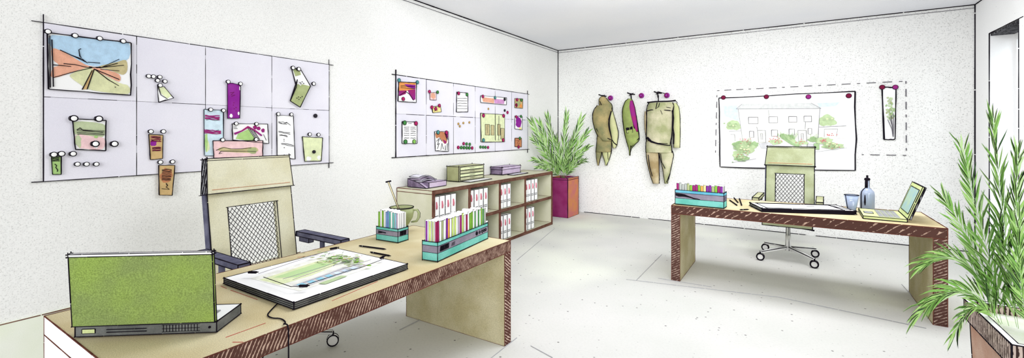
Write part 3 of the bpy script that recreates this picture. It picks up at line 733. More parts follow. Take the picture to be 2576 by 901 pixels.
su = thing('work_suit', 'sand coloured two piece work suit on a hanger, rightmost of the hanging clothes', 'work suit', G(620, 845, 0))
b = B(); GL(b, [(528, 160), (600, 152), (700, 150), (768, 144)], .11, .012); GL(b, [(622, 150), (622, 100)], .11, .009); GL(b, [(700, 150), (760, 140), (782, 162)], .11, .006); b.local('hanger', su)
b = B(); loft(b, [(162, 545, 745), (185, 533, 756), (225, 525, 748), (300, 525, 744), (380, 524, 742), (450, 522, 736), (492, 530, 728), (520, 590, 724)], .12, .10, 'cloth_sand', .008)
GL(b, [(522, 232), (560, 222), (640, 222), (725, 228)], .205, .008); GL(b, [(612, 160), (600, 215), (625, 195), (632, 165)], .215, .009); GL(b, [(640, 170), (690, 200), (725, 205)], .2, .005)
GL(b, [(738, 225), (748, 290), (742, 370), (752, 430), (748, 510)], .2, .012); GL(b, [(640, 225), (655, 260)], .22, .004); b.local('jacket', su)
b = B(); loft(b, [(165, 744, 775), (200, 748, 795), (260, 747, 803), (350, 746, 806), (450, 748, 806), (540, 752, 803)], .11, .045, 'cloth_light', .006); b.local('sleeve', su)
b = B(); loft(b, [(235, 508, 530), (300, 505, 530), (380, 508, 530), (432, 515, 532)], .09, .04, 'cloth_tan', .004); b.local('sleeve', su)
b = B(); GL(b, [(525, 455), (560, 488), (620, 508), (722, 522)], .225, [.024, .018, .011, .007], 'ink'); GL(b, [(530, 480), (620, 502), (700, 505)], .222, .005); b.local('belt', su)
b = B(); loft(b, [(485, 520, 730), (530, 518, 736), (565, 518, 738), (580, 519, 740)], .11, .09, 'cloth_sand', .006); b.local('trouser_seat', su)
b = B(); loft(b, [(565, 518, 626), (640, 526, 629), (720, 542, 630), (790, 562, 632), (840, 578, 631)], .10, .06, 'cloth_tan', .007); GL(b, [(535, 600), (548, 700), (570, 780)], .16, .007); b.local('trouser_leg', su)
b = B(); loft(b, [(565, 626, 740), (600, 632, 752), (640, 642, 744), (720, 660, 728), (780, 668, 716), (840, 676, 700)], .10, .06, 'cloth_sand', .007); GL(b, [(640, 590), (650, 660), (678, 715)], .165, .006); GL(b, [(720, 760), (690, 830)], .14, .007); b.local('trouser_leg', su)

# ------------------------------------------------------------------ desks
def desk(label, x0, y0, x1, y1, h, th, along, mats, inkr):
    t = thing('desk', label, 'desk', ((x0 + x1) / 2, (y0 + y1) / 2, 0), 0, 'desks')
    top, edge, leg, panel = mats
    lo, hi = V((x0, y0, 0)) - t.location, V((x1, y1, 0)) - t.location
    f = {'+z': top, '-z': panel}
    for s_ in ('-x', '+x', '-y', '+y'): f[s_] = edge
    if along == 'y': f['-y'] = 'paper'
    B().box((lo.x, lo.y, h - th), (hi.x, hi.y, h), top, inkr, f, 0, 'brown_ink').build('tabletop', t)
    for i in (0, 1):
        if along == 'y':
            a = lo.y if i == 0 else hi.y - th
            l_, h_ = (lo.x, a, 0), (hi.x, a + th, h - th - .0005)
            ff = {'+x': leg, '-x': leg, '-y': 'paper' if i == 0 else panel, '+y': panel}
        else:
            a = lo.x if i == 0 else hi.x - th
            l_, h_ = (a, lo.y, 0), (a + th, hi.y, h - th - .0005)
            ff = {'-y': leg, '+y': leg, '-x': panel, '+x': panel}
        B().box(l_, h_, panel, inkr * .8, ff, 0, 'brown_ink').build('side_panel', t)
    return t
DX0, DX1, DY0, DY1, DH = -2.66, -1.70, .52, 2.67, .727
near_desk = desk('long beige desk with brown hatched edges in the foreground under the big laptop', DX0, DY0, DX1, DY1, DH, .078, 'y', ('desk_wood', 'desk_edge', 'leg_edge', 'panel_wood'), .0028)
b = B()
for p, q_ in (((568, 849), (668, 813)), ((835, 757), (950, 708)), ((585, 861), (612, 861)), ((748, 648), (768, 645)), ((650, 678), (690, 668)), ((556, 720), (570, 726)), ((580, 730), (648, 754))):
    b.ink(hz(*p, DH + .0012), hz(*q_, DH + .0012), .0011, k='red_pencil')
b.local('pencil_line', near_desk)
EX0, EX1, EY0, EY1, EH = -1.03, 1.02, 4.67, 5.50, .76
desk('far beige desk with brown edges in front of the house poster', EX0, EY0, EX1, EY1, EH, .082, 'x', ('desk_wood', 'desk_edge_back', 'leg_edge_back', 'panel_wood'), .0045)

# ------------------------------------------------------------------ office chairs
def chair(label, loc, rz, w, cloth, arm, ink, seed, axle):
    """faces local -y; w = backrest width"""
    random.seed(seed)
    t = thing('office_chair', label, 'office chair', loc, rz, 'office chairs')
    hw = w / 2
    for i in range(4):                                  # four-armed base, one caster each
        a = PI / 4 + i * PI / 2; c, s_ = math.cos(a), math.sin(a); R = .37
        b = B(); b.tube([(.03*c, .03*s_, .13), (R*.6*c, R*.6*s_, .115), (R*c, R*s_, .095)], [.021, .018, .014], 'paper', 8)
        n_ = V((-s_, c, 0))
        for sg in (-1, 1): b.ink(V((.03*c, .03*s_, .145)) + n_ * .02 * sg, V((R*c, R*s_, .105)) + n_ * .014 * sg, ink * .9)
        leg = b.build('leg', t)
        b = B(); cc = V((R*c, R*s_, .044))
        A_ = V(axle); P_ = V((-A_.y, A_.x, 0))
        b.tube([cc - A_ * .016, cc + A_ * .016], .038, 'paper', 16, False, False)
        for q in (-.017, .017): b.tube([cc + A_ * q + P_ * .037*math.cos(k*PI/8) + V((0, 0, .037*math.sin(k*PI/8))) for k in range(16)], ink * 1.3, 'ink', 5, True)
        b.tube([cc + V((0, 0, .02)), cc + V((0, 0, .06))], .009, 'ink', 6)
        b.build('caster', leg)
    b = B(); b.lathe([(.028, .10), (.028, .28), (.018, .28), (.018, .40), (.05, .405), (.05, .42)], 'paper', 14)
    for k in (0, 1, 2, 3): b.ink((.029*math.cos(k*PI/2+.4), .029*math.sin(k*PI/2+.4), .10), (.02*math.cos(k*PI/2+.4), .02*math.sin(k*PI/2+.4), .40), ink * .7, gap=False)
    b.build('column', t)
    b = B(); b.tube([(.02, -.02, .385), (.2, -.03, .375), (.26, -.03, .372)], [.006, .006, .010], 'ink', 6); b.build('lever', t)
    b = B(); b.box((-hw + .01, -.26, .42), (hw - .01, .24, .49), cloth, ink); b.box((-hw + .03, -.22, .49), (hw - .03, .22, .515), cloth, ink * .6); b.build('seat', t)
    # back: leaning plane, v runs up from the seat
    ang = math.radians(9)
    X = Matrix.Translation((0, .20, .46)) @ Matrix.Rotation(-ang, 4, 'X')
    fw, top, bot, th = w * .205, .64, .03, .05
    b = B(X)
    b.box((-hw, 0, bot), (-hw + fw, th, top), cloth, 0); b.box((hw - fw, 0, bot), (hw, th, top), cloth, 0)
    b.box((-hw + fw, 0, top - .105), (hw - fw, th, top), cloth, 0); b.box((-hw + fw, 0, bot), (hw - fw, th, bot + .07), cloth, 0)
    for x in (-hw, hw):
        for y in (0, th): b.ink((x, y, bot), (x, y, top), ink)
    for x in (-hw + fw, hw - fw): b.ink((x, -.001, bot + .07), (x, -.001, top - .105), ink)
    b.ink((-hw + fw, -.001, top - .105), (hw - fw, -.001, top - .105), ink, .01); b.ink((-hw, 0, top), (hw, 0, top), ink)
    for x0, x1 in ((-hw - .012, -hw), (hw, hw + .004)): b.box((x0, .004, bot), (x1, th, top), 'slate')
    b.build('back_frame', t)
    # diagonal netting
    b = B(X); x0, x1, z0, z1 = -hw + fw, hw - fw, bot + .07, top - .105
    st = .034 if ink < .004 else .046
    for sl in (1.45, -1.25):
        c = z0 - abs(sl) * (x1 - x0) - 1
        k = int((z1 - z0 + abs(sl) * (x1 - x0)) / st) + 2
        for i in range(k):
            zc = (z0 - (sl * (x1 - x0) if sl > 0 else 0)) + i * st * 1.15
            pts = []
            for j in range(41):
                x = x0 + (x1 - x0) * j / 40; z = zc + sl * (x - x0)
                if z0 <= z <= z1: pts.append((x, th * .45, z))
            if len(pts) >= 2: b.tube([pts[0], pts[-1]], ink * .58, 'ink', 4)
    b.build('netting', t)
    b = B(X); zt = top + .235
    b.hexa([V((-hw - .012, -.03, top - .005)), V((hw + .004, -.03, top - .005)), V((-hw - .012, .06, top - .005)), V((hw + .004, .06, top - .005)),
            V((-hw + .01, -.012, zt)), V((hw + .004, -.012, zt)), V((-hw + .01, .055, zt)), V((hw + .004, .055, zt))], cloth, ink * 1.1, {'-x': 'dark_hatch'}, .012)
    b.ink((-hw + .01, -.014, zt - .014), (hw, -.014, zt - .014), ink * .7)
    b.ink((-hw + .02, -.03, top + .022), (hw - .02, -.03, top + .022), ink * .6, k='rust')
    b.build('headrest', t)
    for sg in (-1, 1):
        x = sg * (hw + .055)
        b = B(); b.box((x - .035, -.285, .70), (x + .035, .26, .735), arm, ink)
        b.box((x - .02, .12, .66), (x + .02, .24, .70), arm, ink * .7)
        ar = b.build('armrest', t)
        b = B(); b.tube([(sg * (hw - .06), -.02, .43), (x, -.02, .45), (x, -.02, .70)], .018, arm, 8); b.build('support', ar)
        if arm == 'slate':
            b = B(); b.box((x - .02, -.27, .69), (x + .02, -.23, .70), arm); b.build('end_cap', ar)
    return t
chair('tall beige office chair with netted back and slate armrests behind the near desk', (-2.985, 1.69, 0), PI / 2, .58, 'chair_cloth', 'slate', .0034, 3, (.6, .8, 0))
chair('grey green office chair with netted back behind the far desk', (-.03, 6.20, 0), math.radians(-3), .51, 'chair_green', 'olive_box', .0058, 5, (0, 1, 0))
random.seed(21)

# ------------------------------------------------------------------ laptops
def laptop(label, loc, rz, w, d, th, lidlen, tilt, mats, ink, kind):
    """local: hinge along x at y = 0, keyboard towards +y, lid leans towards -y"""
    body, back, keys, screen, lidc = mats
    t = thing('laptop', label, 'laptop', loc, rz)
    b = B(); b.box((-w/2, 0, 0), (w/2, d, th), body, ink, {'+z': lidc if kind else 'paper', '-y': back}, .004 if not kind else 0); base = b.build('base', t)
    b = B()
    nx, ny = (13, 4)
    kx0, kx1, ky0, ky1 = -w*.42, w*.42, d*.12, d*.62
    for i in range(nx):
        for j in range(ny):
            b.box((kx0 + (kx1-kx0)*(i+.08)/nx, ky0 + (ky1-ky0)*(j+.08)/ny, th), (kx0 + (kx1-kx0)*(i+.92)/nx, ky0 + (ky1-ky0)*(j+.92)/ny, th + .004), keys)
    b.build('keyboard', base)
    b = B(); b.box((-w*.12, d*.70, th), (w*.12, d*.92, th + .002), keys, ink * .6); b.build('touchpad', base)
    if not kind:
        b = B()                                          # ports and grille on the rear edge
        b.box((-w*.45, -.002, th*.3), (-w*.36, 0, th*.7), 'lime', ink * .6)
        for z in (.35, .6): b.ink((-w*.28, -.002, th*z), (0, -.002, th*z), ink * .8)
        for i in range(12): b.ink((w*(.12 + i*.022), -.002, th*.2), (w*(.12 + i*.022), -.002, th*.85), ink * .45, gap=False)
        for z in (.2, .5, .85): b.ink((w*.11, -.002, th*z), (w*.38, -.002, th*z), ink * .45, gap=False)
        b.ball((w*.45, -.001, th*.5), .005, 'ink', 8)
        b.build('rear_ports', base)
    X = Matrix.Translation((0, 0, th)) @ Matrix.Rotation(tilt, 4, 'X')
    b = B(X); lt = .012
    b.box((-w/2, -lt, .004), (w/2, 0, lidlen), lidc, ink, None, .004)
    if not kind:
        b.box((-w/2, -lt - .001, lidlen), (w/2, 0, lidlen + .010), 'paper', ink * .8, None, .008)
    lid = b.build('lid', t)
    b = B(X)
    b.box((-w*.40, 0, lidlen*.14), (w*.40, .002, lidlen*.88), screen, ink * .9); b.build('screen', lid)
    if kind:
        b = B(X)
        b.box((-w/2, -lt - .012, .004), (w/2, -lt - .0005, lidlen), 'grey_mid', ink * .6, {'-x': 'dark_hatch', '+x': 'dark_hatch'}); b.build('lid_shell', lid)
    return t
a = math.radians(37)
c = V((-2.27, .527)) + V((math.cos(a), math.sin(a))) * .25
laptop('large laptop with olive green lid seen from behind on the near desk', (c.x, c.y, DH + .006), a, .505, .175, .040, .268, math.radians(3.5), ('grey_dark', 'grey_dark', 'grey_mid', 'screen_blue', 'lid_green'), .0022, False)
# far laptop: hinge runs towards the back wall, keyboard to the left
laptop('open lime green laptop on the right end of the far desk', (.815, 5.03, EH + .005), math.radians(90 - 2), .46, .285, .022, .29, math.radians(19), ('lime', 'lime', 'grey_mid', 'screen_blue', 'lime'), .0036, True)

# ------------------------------------------------------------------ drawing tablets
t = thing('drawing_tablet', 'white drawing tablet showing a garden plan, flat on the near desk', 'tablet', (-2.13, 1.45, DH + .0065))
b = B(); b.box((-.305, -.335, 0), (.305, .335, .028), 'grey_dark', .0026, {'+z': 'paper'}, .006)
for z in (.009, .018): b.ink((.306, -.335, z), (.306, .335, z), .0014); b.ink((-.305, -.336, z), (.305, -.336, z), .0014)
b.build('body', t)
class Flat:
    """u along the long side (+y), v from the far side to the near side (+x)"""
    def __init__(self, x0, y0, x1, y1, z): self.a = (x0, y0, x1, y1); self.z = z; self.b = B(); self.l = 0
    def p(self, u, v, h=0):
        x0, y0, x1, y1 = self.a; return V((x0 + (x1 - x0) * v, y0 + (y1 - y0) * u, self.z + h))
    def fill(self, uv, k): self.l += 1; self.b.poly([self.p(u, v, .0003 * self.l) for u, v in uv], k)
    def blob(self, u, v, ru, rv, k, n=12): self.fill([(u + ru*math.cos(2*PI*i/n)*random.uniform(.7, 1.2), v + rv*math.sin(2*PI*i/n)*random.uniform(.7, 1.2)) for i in range(n)], k)
    def line(self, uv, r, k='ink'): self.b.tube([self.p(u, v, .0006 + .0003 * self.l) for u, v in uv], r, k, 4)
f = Flat(-.305, -.335, .305, .335, .0285)
f.fill([(.10, .20), (.88, .12), (.90, .80), (.14, .82)], 'facade')
f.fill([(.12, .30), (.40, .26), (.66, .22), (.74, .40), (.60, .50), (.38, .56), (.14, .56)], 'pale_green')
f.fill([(.2, .34), (.62, .28), (.66, .42), (.3, .5)], 'leaf_pale')
f.fill([(.18, .66), (.62, .60), (.80, .62), (.80, .72), (.18, .78)], 'stone')
for i in range(7): f.fill([(.2 + i*.075, .67), (.25 + i*.075, .665), (.25 + i*.075, .74), (.2 + i*.075, .745)], 'f_cyan' if i < 4 else 'sky_faint')
f.fill([(.3, .8), (.5, .78), (.52, .84), (.32, .86)], 'bush')
for i in range(60): f.blob(.76 + random.gauss(0, .06), .46 + random.gauss(0, .14), .022, .022, random.choice(('bush2', 'bush', 'fresh', 'olive_slip', 'sage', 'f_green')), 7)
for i in range(22): f.blob(.72 + random.gauss(0, .06), .45 + random.gauss(0, .14), .008, .008, random.choice(('flower', 'orange', 'lilac_dark', 'purple')), 6)
for i in range(26):
    u, v = .72 + random.gauss(0, .08), .42 + random.gauss(0, .15); f.line([(u, v), (u + random.uniform(-.04, .04), v + random.uniform(-.05, .05))], .0011, 'leaf_dark')
for l in ([(.12, .28), (.4, .22), (.7, .16), (.86, .15)], [(.18, .66), (.5, .61), (.8, .60)], [(.18, .8), (.5, .76), (.82, .74)], [(.15, .58), (.5, .56), (.66, .52)]): f.line(l, .0012, 'band_grey')
f.line([(.10, .40), (.09, .80), (.14, .86), (.55, .84), (.62, .86), (.90, .82)], .0016)
for u, v, du, dv in ((.10, .17, .03, .06), (.85, .10, .06, .01), (.89, .78, .05, -.02), (.13, .84, .03, .05)): f.line([(u, v), (u + du, v + dv)], .007); f.line([(u, v - .01), (u + du * 1.4, v + dv * 1.1)], .003)
f.b.build('garden_plan', t)
b = B(); L0 = t.location
pts = [hz(698, 764, DH + .006), hz(680, 782, DH + .004), hz(671, 794, DH + .004), hz(685, 801, DH + .004), hz(707, 801, DH + .004), hz(720, 811, DH + .004), hz(726, 822, DH + .004)]
pts[-1].x = min(pts[-1].x, DX1 - .022)
pe = pts[-1]; pts += [V((DX1 - .010, pe.y, DH + .010)), V((DX1 + .014, pe.y, DH + .010)), V((DX1 + .016, pe.y, DH - .05)), V((DX1 + .016, pe.y, .3)), V((DX1 + .016, pe.y, .02))]
for _ in range(2):
    pts = [pts[0]] + [q_ for a_, c_ in zip(pts, pts[1:]) for q_ in (a_.lerp(c_, .25), a_.lerp(c_, .75))] + [pts[-1]]
b.tube([p - L0 for p in pts], .0028, 'ink', 6); b.build('cable', t)

t = thing('drawing_tablet', 'flat white drawing tablet with black frame on the far desk', 'tablet', (.085, 5.02, EH + .009), math.radians(21))
b = B(); b.box((-.40, -.17, 0), (.37, .17, .026), 'ink', .005, {'+z': 'paper', '-x': 'grey_dark'}, .01); b.build('body', t)
b = B()
for x0, y0, x1, y1 in ((-.35, -.135, .29, -.135), (-.35, .14, .29, .14), (-.35, -.135, -.35, .14), (.29, -.135, .29, .14)): b.ink((x0, y0, .0275), (x1, y1, .0275), .0045, .01)
b.ink((.05, .02, .0275), (.12, .03, .0275), .003, gap=False); b.ink((.29, .14, .0275), (.36, .165, .0275), .006, gap=False); b.ink((.28, .15, .0275), (.35, -.13, .0275), .005)
b.build('screen_border', t)

# ------------------------------------------------------------------ pens
def pen(p, q, r, label, k='ink'):
    p, q = V(p), V(q); u = (q - p).normalized(); p.z += r * 1.4; q.z += r * 1.4
    b = B(); b.tube([p, p + u * .012, q - u * .02, q], [r * .5, r, r, r * .2], k, 8); b.tube([p + u * .03, p + u * .034], r * 1.15, 'grey_mid', 8)
    return solo(b, 'pen', label, 'pen', (p + q) / 2 - V((0, 0, r)), 'pens on the desks')
pen(hz(903, 621, DH), hz(972, 630, DH), .005, 'black pen lying nearer the chair side beyond the garden plan tablet')
pen(hz(931, 637, DH), hz(984, 647, DH), .005, 'shorter black pen at the right corner of the garden plan tablet')
for (p, q), lb in ((((1835, 505), (1855, 519)), 'leftmost of three black pens fanned beside the far file box'), (((1846, 499), (1857, 512)), 'middle one of three black pens fanned beside the far file box'),
                   (((1860, 501), (1866, 519)), 'rightmost of three black pens fanned beside the far file box'), (((1861, 530), (1885, 529)), 'single pen at the left end of the far drawing tablet')):
    pen(hz(*p, EH), hz(*q, EH), .006, lb)

# ------------------------------------------------------------------ file boxes
NM = {'f_blue': 'blue', 'f_cyan': 'pale blue', 'f_green': 'bright green', 'f_dgreen': 'dark green', 'f_orange': 'orange', 'f_violet': 'violet', 'f_lime': 'lime', 'f_grey': 'grey', 'f_red': 'dark red',
      'paper': 'white', 'teal': 'teal', 'magenta': 'magenta', 'olive_slip': 'olive', 'lilac': 'lilac', 'yellow': 'yellow'}
def filebox(label, short, loc, rz, L, W, h, fh, cols, ink, group, scribbles):
    """local: length along x, front at -y"""
    t = thing('file_box', label, 'file box', loc, rz, 'file boxes on the desks')
    b = B(); wt = .006
    for z0, z1, k in ((0, h * .42, 'teal'), (h * .42, h * .80, 'band_grey'), (h * .80, h, 'blue_teal' if scribbles == 'far' else 'teal')):
        b.box((-L/2, -W/2, z0), (L/2, -W/2 + wt, z1), k); b.box((-L/2, W/2 - wt, z0), (L/2, W/2, z1), k)
        b.box((-L/2, -W/2 + wt, z0), (-L/2 + wt, W/2 - wt, z1), k); b.box((L/2 - wt, -W/2 + wt, z0), (L/2, W/2 - wt, z1), k)
    b.box((-L/2 + wt, -W/2 + wt, 0), (L/2 - wt, W/2 - wt, .005), 'teal')
    cs = [(-L/2, -W/2), (L/2, -W/2), (L/2, W/2), (-L/2, W/2)]
    for i in range(4):
        (x, y), (x2, y2) = cs[i], cs[(i + 1) % 4]
        b.ink((x, y, 0), (x, y, h), ink, .006)
        for z, r in ((0, ink), (h * .42, ink * .6), (h * .80, ink * .7), (h, ink)): b.ink((x, y, z), (x2, y2, z), r)
    b.build('tray', t)
    b = B(); y = -W/2 - .0015
    if scribbles == 'long':
        for i in range(9): b.ink((-L*.46 + i*.011, y, h*.48), (-L*.45 + i*.011, y, h*.76), .0035, gap=False)
        b.build('lettering', t); b = B()
        for i in range(3): b.ink((-L*.26 + i*.014, y, h*.5), (-L*.25 + i*.014, y, h*.7), .002, gap=False)
        b.build('lettering', t); b = B()
        for i, x in enumerate((.24, .305, .36, .405, .445)):
            r = .012 if i == 0 else .009
            b.tube([V((L*x + r*math.cos(k*PI/5), y, h*.62 + r*math.sin(k*PI/5))) for k in range(10)], .0028, 'ink', 4, True)
            if i in (0,): b.ball((L*x, y, h*.62), .007, 'ink', 8)
            if i == 2: b.ink((L*x + .008, y, h*.62), (L*x + .006, y, h*.46), .002, gap=False)
    elif scribbles == 'small':
        b.ink((-L*.4, y, h*.66), (-L*.05, y, h*.60), .004, gap=False); b.ink((-L*.4, y, h*.54), (-L*.22, y, h*.60), .004, gap=False)
        for i in range(5): b.ink((L/2 + .0015, -W*.3 + i*.013, h*.46), (L/2 + .0015, -W*.26 + i*.013, h*.78), .005, gap=False)
    else:
        pts = [(-L*.49 + i*.03, y, h*(.70 - i*.035 + random.uniform(-.03, .05))) for i in range(9)]
        wd_ = [.012, .017, .015, .013, .009, .007, .006, .004, .003]; b.poly([V((p_[0], y + .0005, p_[2] - q_)) for p_, q_ in zip(pts, wd_)] + [V((p_[0], y + .0005, p_[2] + q_)) for p_, q_ in list(zip(pts, wd_))[::-1]], 'ink')
    b.build('lettering', t)
    if scribbles == 'far': B().box((L/2 + ink, -W*.3, h*.46), (L/2 + ink + .001, W*.3, h*.74), 'slate').build('end_label', t)
    n = len(cols); step = (L - 2*wt - .008) / n
    R = Matrix.Rotation(rz, 4, 'Z')
    for i, k in enumerate(cols):
        hh = fh * random.uniform(.95, 1.04); ww = W - 2*wt - .012; tk = step * .86
        b = B()
        b.box((-tk/2, -ww/2, 0), (tk/2, ww/2, hh), 'paper', 0, {'-y': k, '+y': k})
        if i == n - 1:
            for q_ in (-.3, -.08, .16, .32): b.ink((tk/2 + .0008, ww * q_, h * .6), (tk/2 + .0008, ww * q_, hh), ink * .45, gap=False)
        if i == 0:                                       # coloured stripes on the outer cover
            for q_, kk in ((-.5, 'f_red'), (-.22, 'olive_slip'), (.02, 'f_lime'), (.30, 'f_violet')):
                b.box((-tk/2 - .0008, ww * q_, h * .6), (-tk/2, ww * (q_ + .14), hh * .985), kk)
                b.ink((-tk/2 - .001, ww * (q_ + .18), h * .6), (-tk/2 - .001, ww * (q_ + .18), hh), ink * .45, gap=False)
        b.ink((-tk/2, -ww/2, h * .5), (-tk/2, -ww/2, hh), ink * .45, gap=False)
        b.ink((-tk/2, -ww/2, hh), (tk/2, -ww/2, hh), ink * .6, gap=False); b.ink((-tk/2, ww/2, hh), (tk/2, ww/2, hh), ink * .6, gap=False)
        p = R @ V((-L/2 + wt + .004 + step * (i + .5), random.uniform(-.003, .003), .0055)) + V(loc)
        o = b.build('file_folder', None, p); o.rotation_euler = (0, 0, rz)
        tag(o, '%s file folder, %s from left in the %s' % (NM[k], ordn(i), short), 'folder', group)
filebox('small teal file box standing on the near desk in front of the mug', 'small teal box before the mug', (-2.425, 2.225, DH + .0065), math.radians(4), .205, .105, .092, .200,
        ['f_green', 'paper', 'f_green', 'paper', 'f_blue', 'f_blue', 'teal', 'paper', 'teal', 'f_cyan', 'lilac'], .0026, 'folders in the small teal box', 'small')
d_ = V((-1.863 + 1.778, 2.618 - 1.986)); aa = math.atan2(d_.y, d_.x)
nrm = V((-math.sin(aa), math.cos(aa)))
cb = V((-1.778, 1.986)) + d_ / 2 + nrm * .055
filebox('long teal and grey file box at the far end of the near desk', 'long box on the near desk', (cb.x, cb.y, DH + .0065), aa, .64, .11, .112, .224,
        ['f_red', 'paper', 'olive_slip', 'paper', 'f_violet', 'f_orange', 'paper', 'f_lime', 'f_lime', 'paper', 'lilac', 'magenta', 'f_lime', 'paper', 'f_red', 'paper', 'f_green', 'f_green', 'paper', 'f_dgreen', 'paper', 'f_dgreen', 'paper', 'f_green', 'f_dgreen', 'f_grey'],
        .0026, 'folders in the long teal box', 'long')
filebox('blue and teal file box on the left end of the far desk', 'blue box on the far desk', (-.775, 4.79, EH + .0085), math.radians(-4), .46, .13, .145, .205,
        ['magenta', 'f_grey', 'f_grey', 'f_grey', 'olive_slip', 'f_green', 'magenta', 'magenta', 'f_green', 'f_orange', 'yellow', 'f_violet', 'f_violet', 'olive_slip', 'f_green', 'magenta', 'f_violet'],
        .0038, 'folders in the far file box', 'far')

# ------------------------------------------------------------------ mug, spoon, glass, bottle
t = thing('coffee_mug', 'big sage green mug of coffee behind the small teal box on the near desk', 'mug', (-2.57, 2.455, DH + .002))
b = B(); pr = [(.040, 0), (.044, .012), (.046, .045), (.062, .07), (.085, .11), (.093, .15), (.090, .19), (.084, .190), (.086, .15), (.078, .115), (.04, .08)]
b.lathe(pr[:3], 'coffee', 28, caps=False); b.lathe(pr[2:], 'mug_green', 28, caps=False); b.lathe([(.040, 0), (.001, 0)], 'coffee', 28, caps=False)
for r, z, k in ((.091, .19, .004), (.047, .046, .0025), (.041, .002, .003)): b.tube([(r*math.cos(2*PI*i/28), r*math.sin(2*PI*i/28), z) for i in range(28)], k, 'ink', 5, True)
b.build('cup', t)
b = B(); b.lathe([(.0868, .158), (.04, .1585), (.001, .159)], 'coffee', 28, caps=False); b.build('coffee', t)
b = B(); hd = RGT * 1.0
b.tube([V((0, 0, z)) + hd * r for r, z in ((.088, .165), (.118, .170), (.134, .145), (.132, .11), (.115, .08), (.08, .075))], [.008, .009, .010, .010, .009, .007], 'mug_green', 8)
for sg in (-.007, .007): b.tube([V((0, 0, z)) + hd * (r + sg) for r, z in ((.088, .165), (.118, .172), (.136, .145), (.134, .11), (.115, .08), (.08, .073))], .0034, 'ink', 5)
b.build('handle', t)
b = B(); p0, p1 = V((-2.57, 2.455, DH + .168)) - RGT * .02, V((-2.57, 2.455, DH + .39)) - RGT * .105
b.tube([p0, p1], .0052, 'cream', 8)
for sg in (-.006, .006): b.ink(p0 + RGT * sg, p1 + RGT * sg, .0022, gap=False)
b.tube([p1 - RGT * .02 - V((0, 0, .003)), p1 + RGT * .022 + V((0, 0, .006))], .006, 'ink', 6)
solo(b, 'stir_stick', 'pale stirring stick with dark top leaning out of the sage green mug', 'spoon', p0)

t = thing('drinking_glass', 'pale blue tapered drinking glass left of the bottle on the far desk', 'glass', (.48, 5.21, EH))
b = B(); b.lathe([(.03, 0), (.032, .004), (.057, .155), (.054, .155), (.030, .012), (.001, .012)], 'tumbler_glass', 24, caps=False)
for r, z, k in ((.056, .155, .0035), (.031, .003, .004)): b.tube([(r*math.cos(2*PI*i/24), r*math.sin(2*PI*i/24), z) for i in range(24)], k, 'ink', 5, True)
for sg in (-1, 1): b.tube([RGT * sg * .032 + V((0, 0, .004)), RGT * sg * .0575 + V((0, 0, .155))], .0036, 'ink', 5)
b.tube([RGT * .02 - FWD * .03 + V((0, 0, .03)), RGT * .035 - FWD * .04 + V((0, 0, .14))], .002, 'ink', 4); b.build('tumbler', t)
b = B(); b.lathe([(.029, .014), (.048, .125), (.001, .126)], 'sky_faint', 24, caps=False); b.build('water', t)
t = thing('bottle', 'grey blue swing top bottle with long dark neck on the far desk', 'bottle', (.615, 5.38, EH))
b = B(); b.lathe([(.050, 0), (.056, .01), (.057, .15), (.052, .178), (.034, .200), (.019, .212), (.017, .235), (.016, .285)], 'bottle_glass', 24)
prof = [(.057, .01), (.0585, .15), (.053, .178), (.035, .201), (.020, .213), (.018, .285)]
for sg in (-1, 1): b.tube([RGT * sg * r + V((0, 0, z)) for r, z in prof], .0042, 'ink', 5)
b.tube([-RGT * .047 - FWD * .032 + V((0, 0, z)) for z in (.05, .08, .12, .15)], [.003, .007, .006, .003], 'ink', 6); b.build('body', t)
b = B(); b.lathe([(.0185, .225), (.0175, .283)], 'ink', 16, caps=False) if False else b.tube([-RGT * .012 - FWD * .010 + V((0, 0, z)) for z in (.215, .285)], .009, 'ink', 6)
b.build('neck_band', t)
b = B(); b.lathe([(.022, .286), (.024, .296), (.020, .306), (.008, .310), (.008, .322), (.011, .327), (.004, .334)], 'ink', 16); b.build('stopper', t)

# ------------------------------------------------------------------ bookcase and binders
BX0, BX1, BH, TH = XA + .005, -3.30, .865, .039
BY = [3.60, 4.26, 4.92, 5.59, 6.46]
t = thing('bookcase', 'low beige two row bookcase with brown edges along the left wall', 'bookcase', ((BX0 + BX1) / 2, (BY[0] + BY[-1]) / 2, 0))
L0 = t.location
def cb_(name, lo, hi, edge='+x', ink=.0045):
    lo, hi = V(lo) - L0, V(hi) - L0
    B().box(lo, hi, 'case_wood', ink, {edge: 'case_edge'}, 0, 'brown_ink').build(name, t)
cb_('top_panel', (BX0, BY[0], BH - TH), (BX1, BY[-1], BH)); cb_('bottom_panel', (BX0, BY[0], 0), (BX1, BY[-1], TH))
cb_('shelf', (BX0 + .01, BY[0] + TH, .43), (BX1 - .001, BY[-1] - TH, .43 + TH * .85))
B().box(V((BX0, BY[0] + TH, TH)) - L0, V((BX0 + .01, BY[-1] - TH, BH - TH)) - L0, 'case_wood').build('back_panel', t)
cb_('side_panel', (BX0, BY[0], TH), (BX1, BY[0] + TH, BH - TH)); cb_('side_panel', (BX0, BY[-1] - TH, TH), (BX1, BY[-1], BH - TH))
for y in BY[1:-1]:
    for z0, z1 in ((TH, .43), (.43 + TH * .85, BH - TH)): cb_('divider', (BX0 + .01, y - TH / 2, z0), (BX1 - .001, y + TH / 2, z1))
b0 = None
